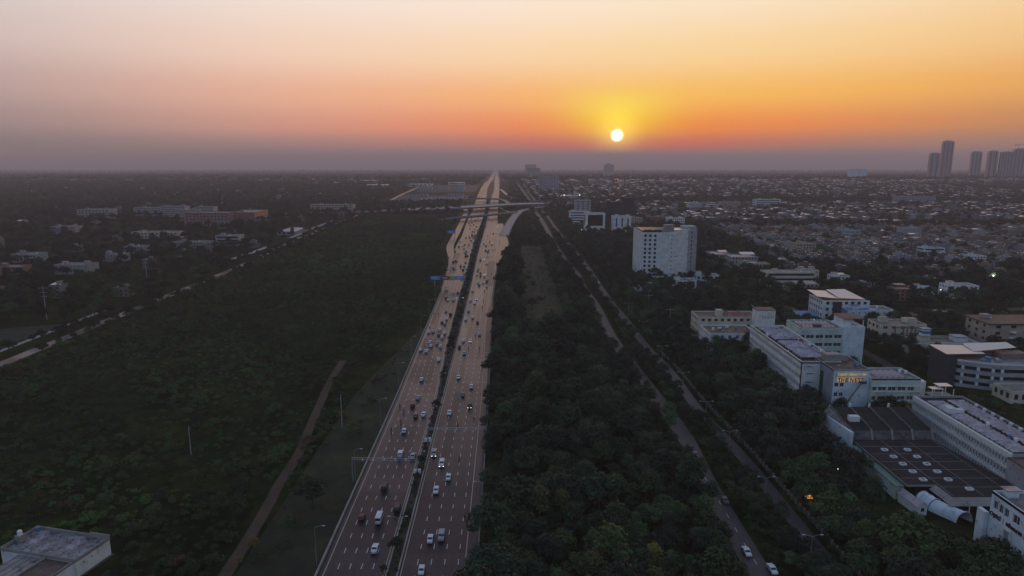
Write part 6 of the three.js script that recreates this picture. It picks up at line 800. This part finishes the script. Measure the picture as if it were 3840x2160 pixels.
  shapes.forEach((s, v) => { const mine = rest.filter((l) => l[2] === v); if (!mine.length) return; const bodies = new THREE.InstancedMesh(mergeGeometries([s.wall, s.par, s.room]), colourless, mine.length), roofs = new THREE.InstancedMesh(mergeGeometries([s.roof, s.cap]), houseRoof, mine.length), shs = mine.filter((l) => l[4]), sheets = new THREE.InstancedMesh(s.sheet, M.sheetBright, Math.max(1, shs.length)); bodies.name = 'far_house_walls'; roofs.name = 'far_house_roofs'; sheets.name = 'far_house_sheets'; let k = 0;
    mine.forEach(([x, z, , c, sh, a], i) => { const sc = z < -2500 ? 1.5 : 1; dm.position.set(x, LAND(z), z); dm.rotation.set(0, a, 0); dm.scale.set(sc * 1.1, sc, sc); dm.updateMatrix(); bodies.setMatrixAt(i, dm.matrix); bodies.setColorAt(i, tone.copy(WALLS[c][0].color).multiplyScalar(0.8)); roofs.setMatrixAt(i, dm.matrix); if (sh) { dm.scale.set(sc * 2, sc, sc * 1.1); dm.rotation.set(0, 0, rr(-0.03, 0.03)); dm.updateMatrix(); sheets.setMatrixAt(k++, dm.matrix); } }); far.add(bodies, roofs); if (k) far.add(sheets); });
  console.log('houses', near.length, rest.length);
}
// ---------------------------------------------------------------- street furniture
{
  const headMat = std(C(0.45, 0.46, 0.47), { roughness: 0.4 });
  const lamp = (x, z, h, arms, turn, label, group, lit) => { const g = thing('street_lamp', label, 'street lamp', x, z, 0, turn, group); new MB().tube([0, 0, 0], [0, h, 0], 0.11, 0.07, 8).mesh('pole', M.steel, g); for (const s of arms) { const m = new MB(); m.tube([0, h - 0.05, 0], [s * 0.9, h + 0.45, 0], 0.05, 0.045, 6).tube([s * 0.9, h + 0.45, 0], [s * 2.1, h + 0.6, 0], 0.045, 0.04, 6); m.mesh('arm', M.steel, g); put('lamp_head', new THREE.SphereGeometry(0.5, 8, 5).scale(1, 0.26, 0.42), headMat, g).position.set(s * 2.4, h + 0.6, 0); if (lit) { block('lit_lens', lampGlow, g, s * 2.4, h + 0.42, 0, 0.5, 0.1, 0.24); const p = new THREE.PointLight(C(1, 0.95, 0.85), 8, 0, 2); p.name = 'lamp_light'; p.position.set(s * 2.4, h + 0.2, 0); g.add(p); } } };
  let n = 0; for (let z = -164; z > -700; z -= 48) lamp(edge('L0', z) - 0.8, z, 11.2, [1], 0, `${ordinal(++n)} tall single-arm lamp from the camera left of the outbound carriageway`, 'lamps along the left edge');
  n = 0; for (let z = -172; z > -900; z -= 42) lamp((edge('ML', z) + edge('MR', z)) / 2, z, 9.4, [-1, 1], 0, `${ordinal(++n)} twin-arm lamp from the camera in the median strip`, 'lamps in the median', n === 8);
  n = 0; for (let z = -192; z > -520; z -= 46) lamp(edge('R0', z) + 1.7, z, 9.6, [-1], 0, `${ordinal(++n)} single-arm lamp from the camera along the right motorway edge`, 'lamps along the right edge');
  n = 0; for (const z of [-140, -163, -196, -232, -262, -300, -344, -398, -450]) lamp(78.6, z, 9.2, [-1, 1], 0, `${ordinal(++n)} twin-arm lamp from the camera between the service roads`, 'lamps between the service roads');
  // sign gantries over the carriageways
  const gantry = (x0, x1, z, h, label) => { const g = thing('camera_gantry', label, 'gantry', 0, z); new MB().tube([x0, 0, 0], [x0, h, 0], 0.24, 0.18, 8).mesh('post', M.steel, g); new MB().tube([x1, 0, 0], [x1, h - 0.4, 0], 0.24, 0.18, 8).mesh('post', M.steel, g); new MB().tube([x0, h, 0], [x1, h - 0.4, 0], 0.13, 0.13, 6).tube([x0, h - 0.7, 0], [x1, h - 1.1, 0], 0.09, 0.09, 6).mesh('beam', M.steel, g); for (let k = 1; k < 6; k++) { const x = x0 + (x1 - x0) * k / 6; block('camera', M.white, g, x, h - 0.55, 0.35, 0.35, 0.3, 0.7); } for (const s of [0, 1]) block('equipment_box', M.white, g, (Math.abs(x0 + 31) < Math.abs(x1 + 31) ? x0 : x1) + (s ? 0.7 : -0.7), 3.6 + s * 0.2, 0, 0.9, 1.4, 0.7); return g; };
  gantry(-53.2, -31.6, -212, 8.6, 'camera gantry spanning the outbound carriageway'); gantry(-9.8, -31.2, -238, 8.6, 'camera gantry spanning the inbound carriageway');
  { // overhead direction signs
    const g = thing('overhead_sign', 'blue and green overhead direction signs spanning the outbound carriageway', 'sign', 0, -556), blue = std(C(0.03, 0.24, 0.66), { roughness: 0.45 }), green = std(C(0.02, 0.30, 0.12), { roughness: 0.45 });
    for (const x of [-64, -40]) new MB().tube([x, 0, 0], [x, 9, 0], 0.28, 0.22, 8).mesh('post', M.steel, g); new MB().tube([-64, 8.6, -0.3], [-38.5, 8.6, -0.3], 0.16).tube([-64, 7.2, -0.3], [-38.5, 7.2, -0.3], 0.16).mesh('beam', M.steelDark, g);
    const panel = (x0, x1, mat, lines) => { const p = block('sign_panel', mat, g, (x0 + x1) / 2, 7.9, 0.05, x1 - x0, 3.2, 0.12); for (const [a, b, y, w] of lines) block('sign_line', M.paint, p, (a + b) / 2 / (x1 - x0), y / 3.2, 0.6, (b - a) / (x1 - x0), w / 3.2, 0.3); };
    panel(-67.5, -59.2, blue, [[-3, 2, 0.8, 0.35], [-3, 1, 0, 0.35], [-2, 2.4, -0.8, 0.3]]); panel(-59, -52, std(C(0.16, 0.02, 0.03), { roughness: 0.5 }), [[-2.6, 2.6, 0.6, 0.35], [-2, 2, -0.4, 0.35]]); panel(-51.8, -46.6, green, [[-2, 1.6, 0.7, 0.35], [-1.4, 1.8, -0.3, 0.35]]); panel(-46.4, -39.6, blue, [[-2.6, 2, 0.8, 0.35], [-2.6, 1, 0, 0.35], [-2, 2, -0.8, 0.3]]);
    const f = thing('road_sign', 'blue road sign at the start of the slip road', 'sign', -79, -906); new MB().tube([3, 0, 0], [3, 8.6, 0], 0.24, 0.2, 8).mesh('post', M.steel, f); block('sign_panel', blue, f, -1.5, 7.6, 0.2, 10.5, 3.8, 0.14); block('sign_line', M.paint, f, -2.5, 8.3, 0.3, 5, 0.4, 0.04); block('sign_line', M.paint, f, -2, 7, 0.3, 6, 0.4, 0.04);
  }
  // power poles on the left
  const pole = (x, z, h, label, arms = 3) => { const g = thing('power_pole', label, 'pole', x, z); new MB().tube([0, 0, 0], [0, h, 0], arms ? 0.36 : 0.16, 0.14, 8).mesh('mast', M.greyWall, g); for (const [y, w] of [[h - 1.4, 3], [h - 4.4, 2.6], [h - 7, 2.2]].slice(0, arms)) { new MB().box(-w, y, -0.12, w, y + 0.24, 0.12).mesh('crossarm', M.steel, g); for (const s of [-1, 1]) new MB().tube([s * (w - 0.2), y - 0.9, 0], [s * (w - 0.2), y, 0], 0.1, 0.1, 6).mesh('insulator', M.steelDark, g); } };
  pole(-304, -560, 24, 'tall pale power pole with crossarms by the left road, farther of the two'); pole(-310, -443, 22.6, 'tall pale power pole with crossarms beside the small lawn'); pole(-68, -258, 14, 'tall pole standing between the dirt track and the motorway', 0); pole(-117, -233, 11, 'thin bare pole standing in the scrub', 0); pole(96, -470, 12, 'power pole among the trees beside the service lane', 1); pole(101, -425, 12, 'second power pole among the trees beside the service lane', 1);
  // lit lamps of the town, each a bright point
  const spot = (x, y, z, pw, label, s = 0.9) => { const g = thing('flood_lamp', label, 'lamp', x, z); new MB().tube([0, 0, 0], [0, y, 0], 0.12, 0.08, 6).mesh('pole', M.steelDark, g); const b = put('lit_head', new THREE.SphereGeometry(s * 0.5, 10, 8), lampGlow, g); b.position.y = y; const p = new THREE.PointLight(C(0.9, 0.95, 1), pw, 0, 2); p.position.set(0, y + s, 0.2); p.name = 'lamp_light'; g.add(p); };
  spot(405, 8, -566, 160, 'single bright white floodlight among trees at right', 1.3); spot(392, 7, -505, 60, 'small lit lamp near the roundabout at right', 0.7); spot(323, 8, -505, 60, 'lit lamp in front of the stepped villa', 0.7); spot(-560, 9, -690, 160, 'bright white lamp in the trees at far left', 1.6); spot(128, 13, -1688, 300, 'left lamp on the broad low building beyond the flyover', 2.2); spot(166, 13, -1688, 300, 'right lamp on the broad low building beyond the flyover', 2.2); spot(98, 5, -960, 80, 'lamp at the foot of the dark glass block', 1.2);
  spot(103, 4, -196, 3, 'small garden lamp in the office grounds, nearest of three', 0.16); spot(106, 4, -203, 3, 'small garden lamp in the office grounds, middle of three', 0.16); spot(109, 4, -213, 3, 'small garden lamp in the office grounds, farthest of three', 0.16);
  { // lit roadside kiosk
    const g = thing('vendor_stall', 'tiny stall glowing orange beside the boundary wall', 'stall', 94, -199.5), glow = new THREE.MeshStandardMaterial({ color: 0x553311, emissive: C(1, 0.55, 0.15), emissiveIntensity: 0.55 }); new MB().box(-1, 0, -0.8, 1, 0.9, 0.8).mesh('counter', M.brown, g); new MB().box(-1, 2.3, -0.9, 1, 2.4, 0.9).mesh('stall_roof', M.brown, g); new MB().box(-1, 0.9, -0.8, 0.9, 2.3, -0.7).mesh('lit_panel', glow, g); const posts = new MB(); for (const x of [-0.95, 0.95]) posts.box(x - 0.05, 0.9, 0.7, x + 0.05, 2.3, 0.8); posts.mesh('stall_posts', M.steelDark, g); const p = new THREE.PointLight(C(1, 0.6, 0.2), 14, 0, 2); p.name = 'stall_light'; p.position.set(0, 2, 0.2); g.add(p); }
}
// where several things read alike, say which one by its place among them
{
  const same = new Map(); for (const o of scene.children) if (o.userData.label && o.userData.kind !== 'stuff') same.set(o.userData.label, [...(same.get(o.userData.label) ?? []), o]);
  for (const [label, list] of same) if (list.length > 1) list.sort((a, b) => a.position.x / -a.position.z - b.position.x / -b.position.z).forEach((o, i) => { o.userData.label = `${label}, ${i ? ordinal(i + 1) : 'first'} from left`; });
}
renderer.render(scene, camera);
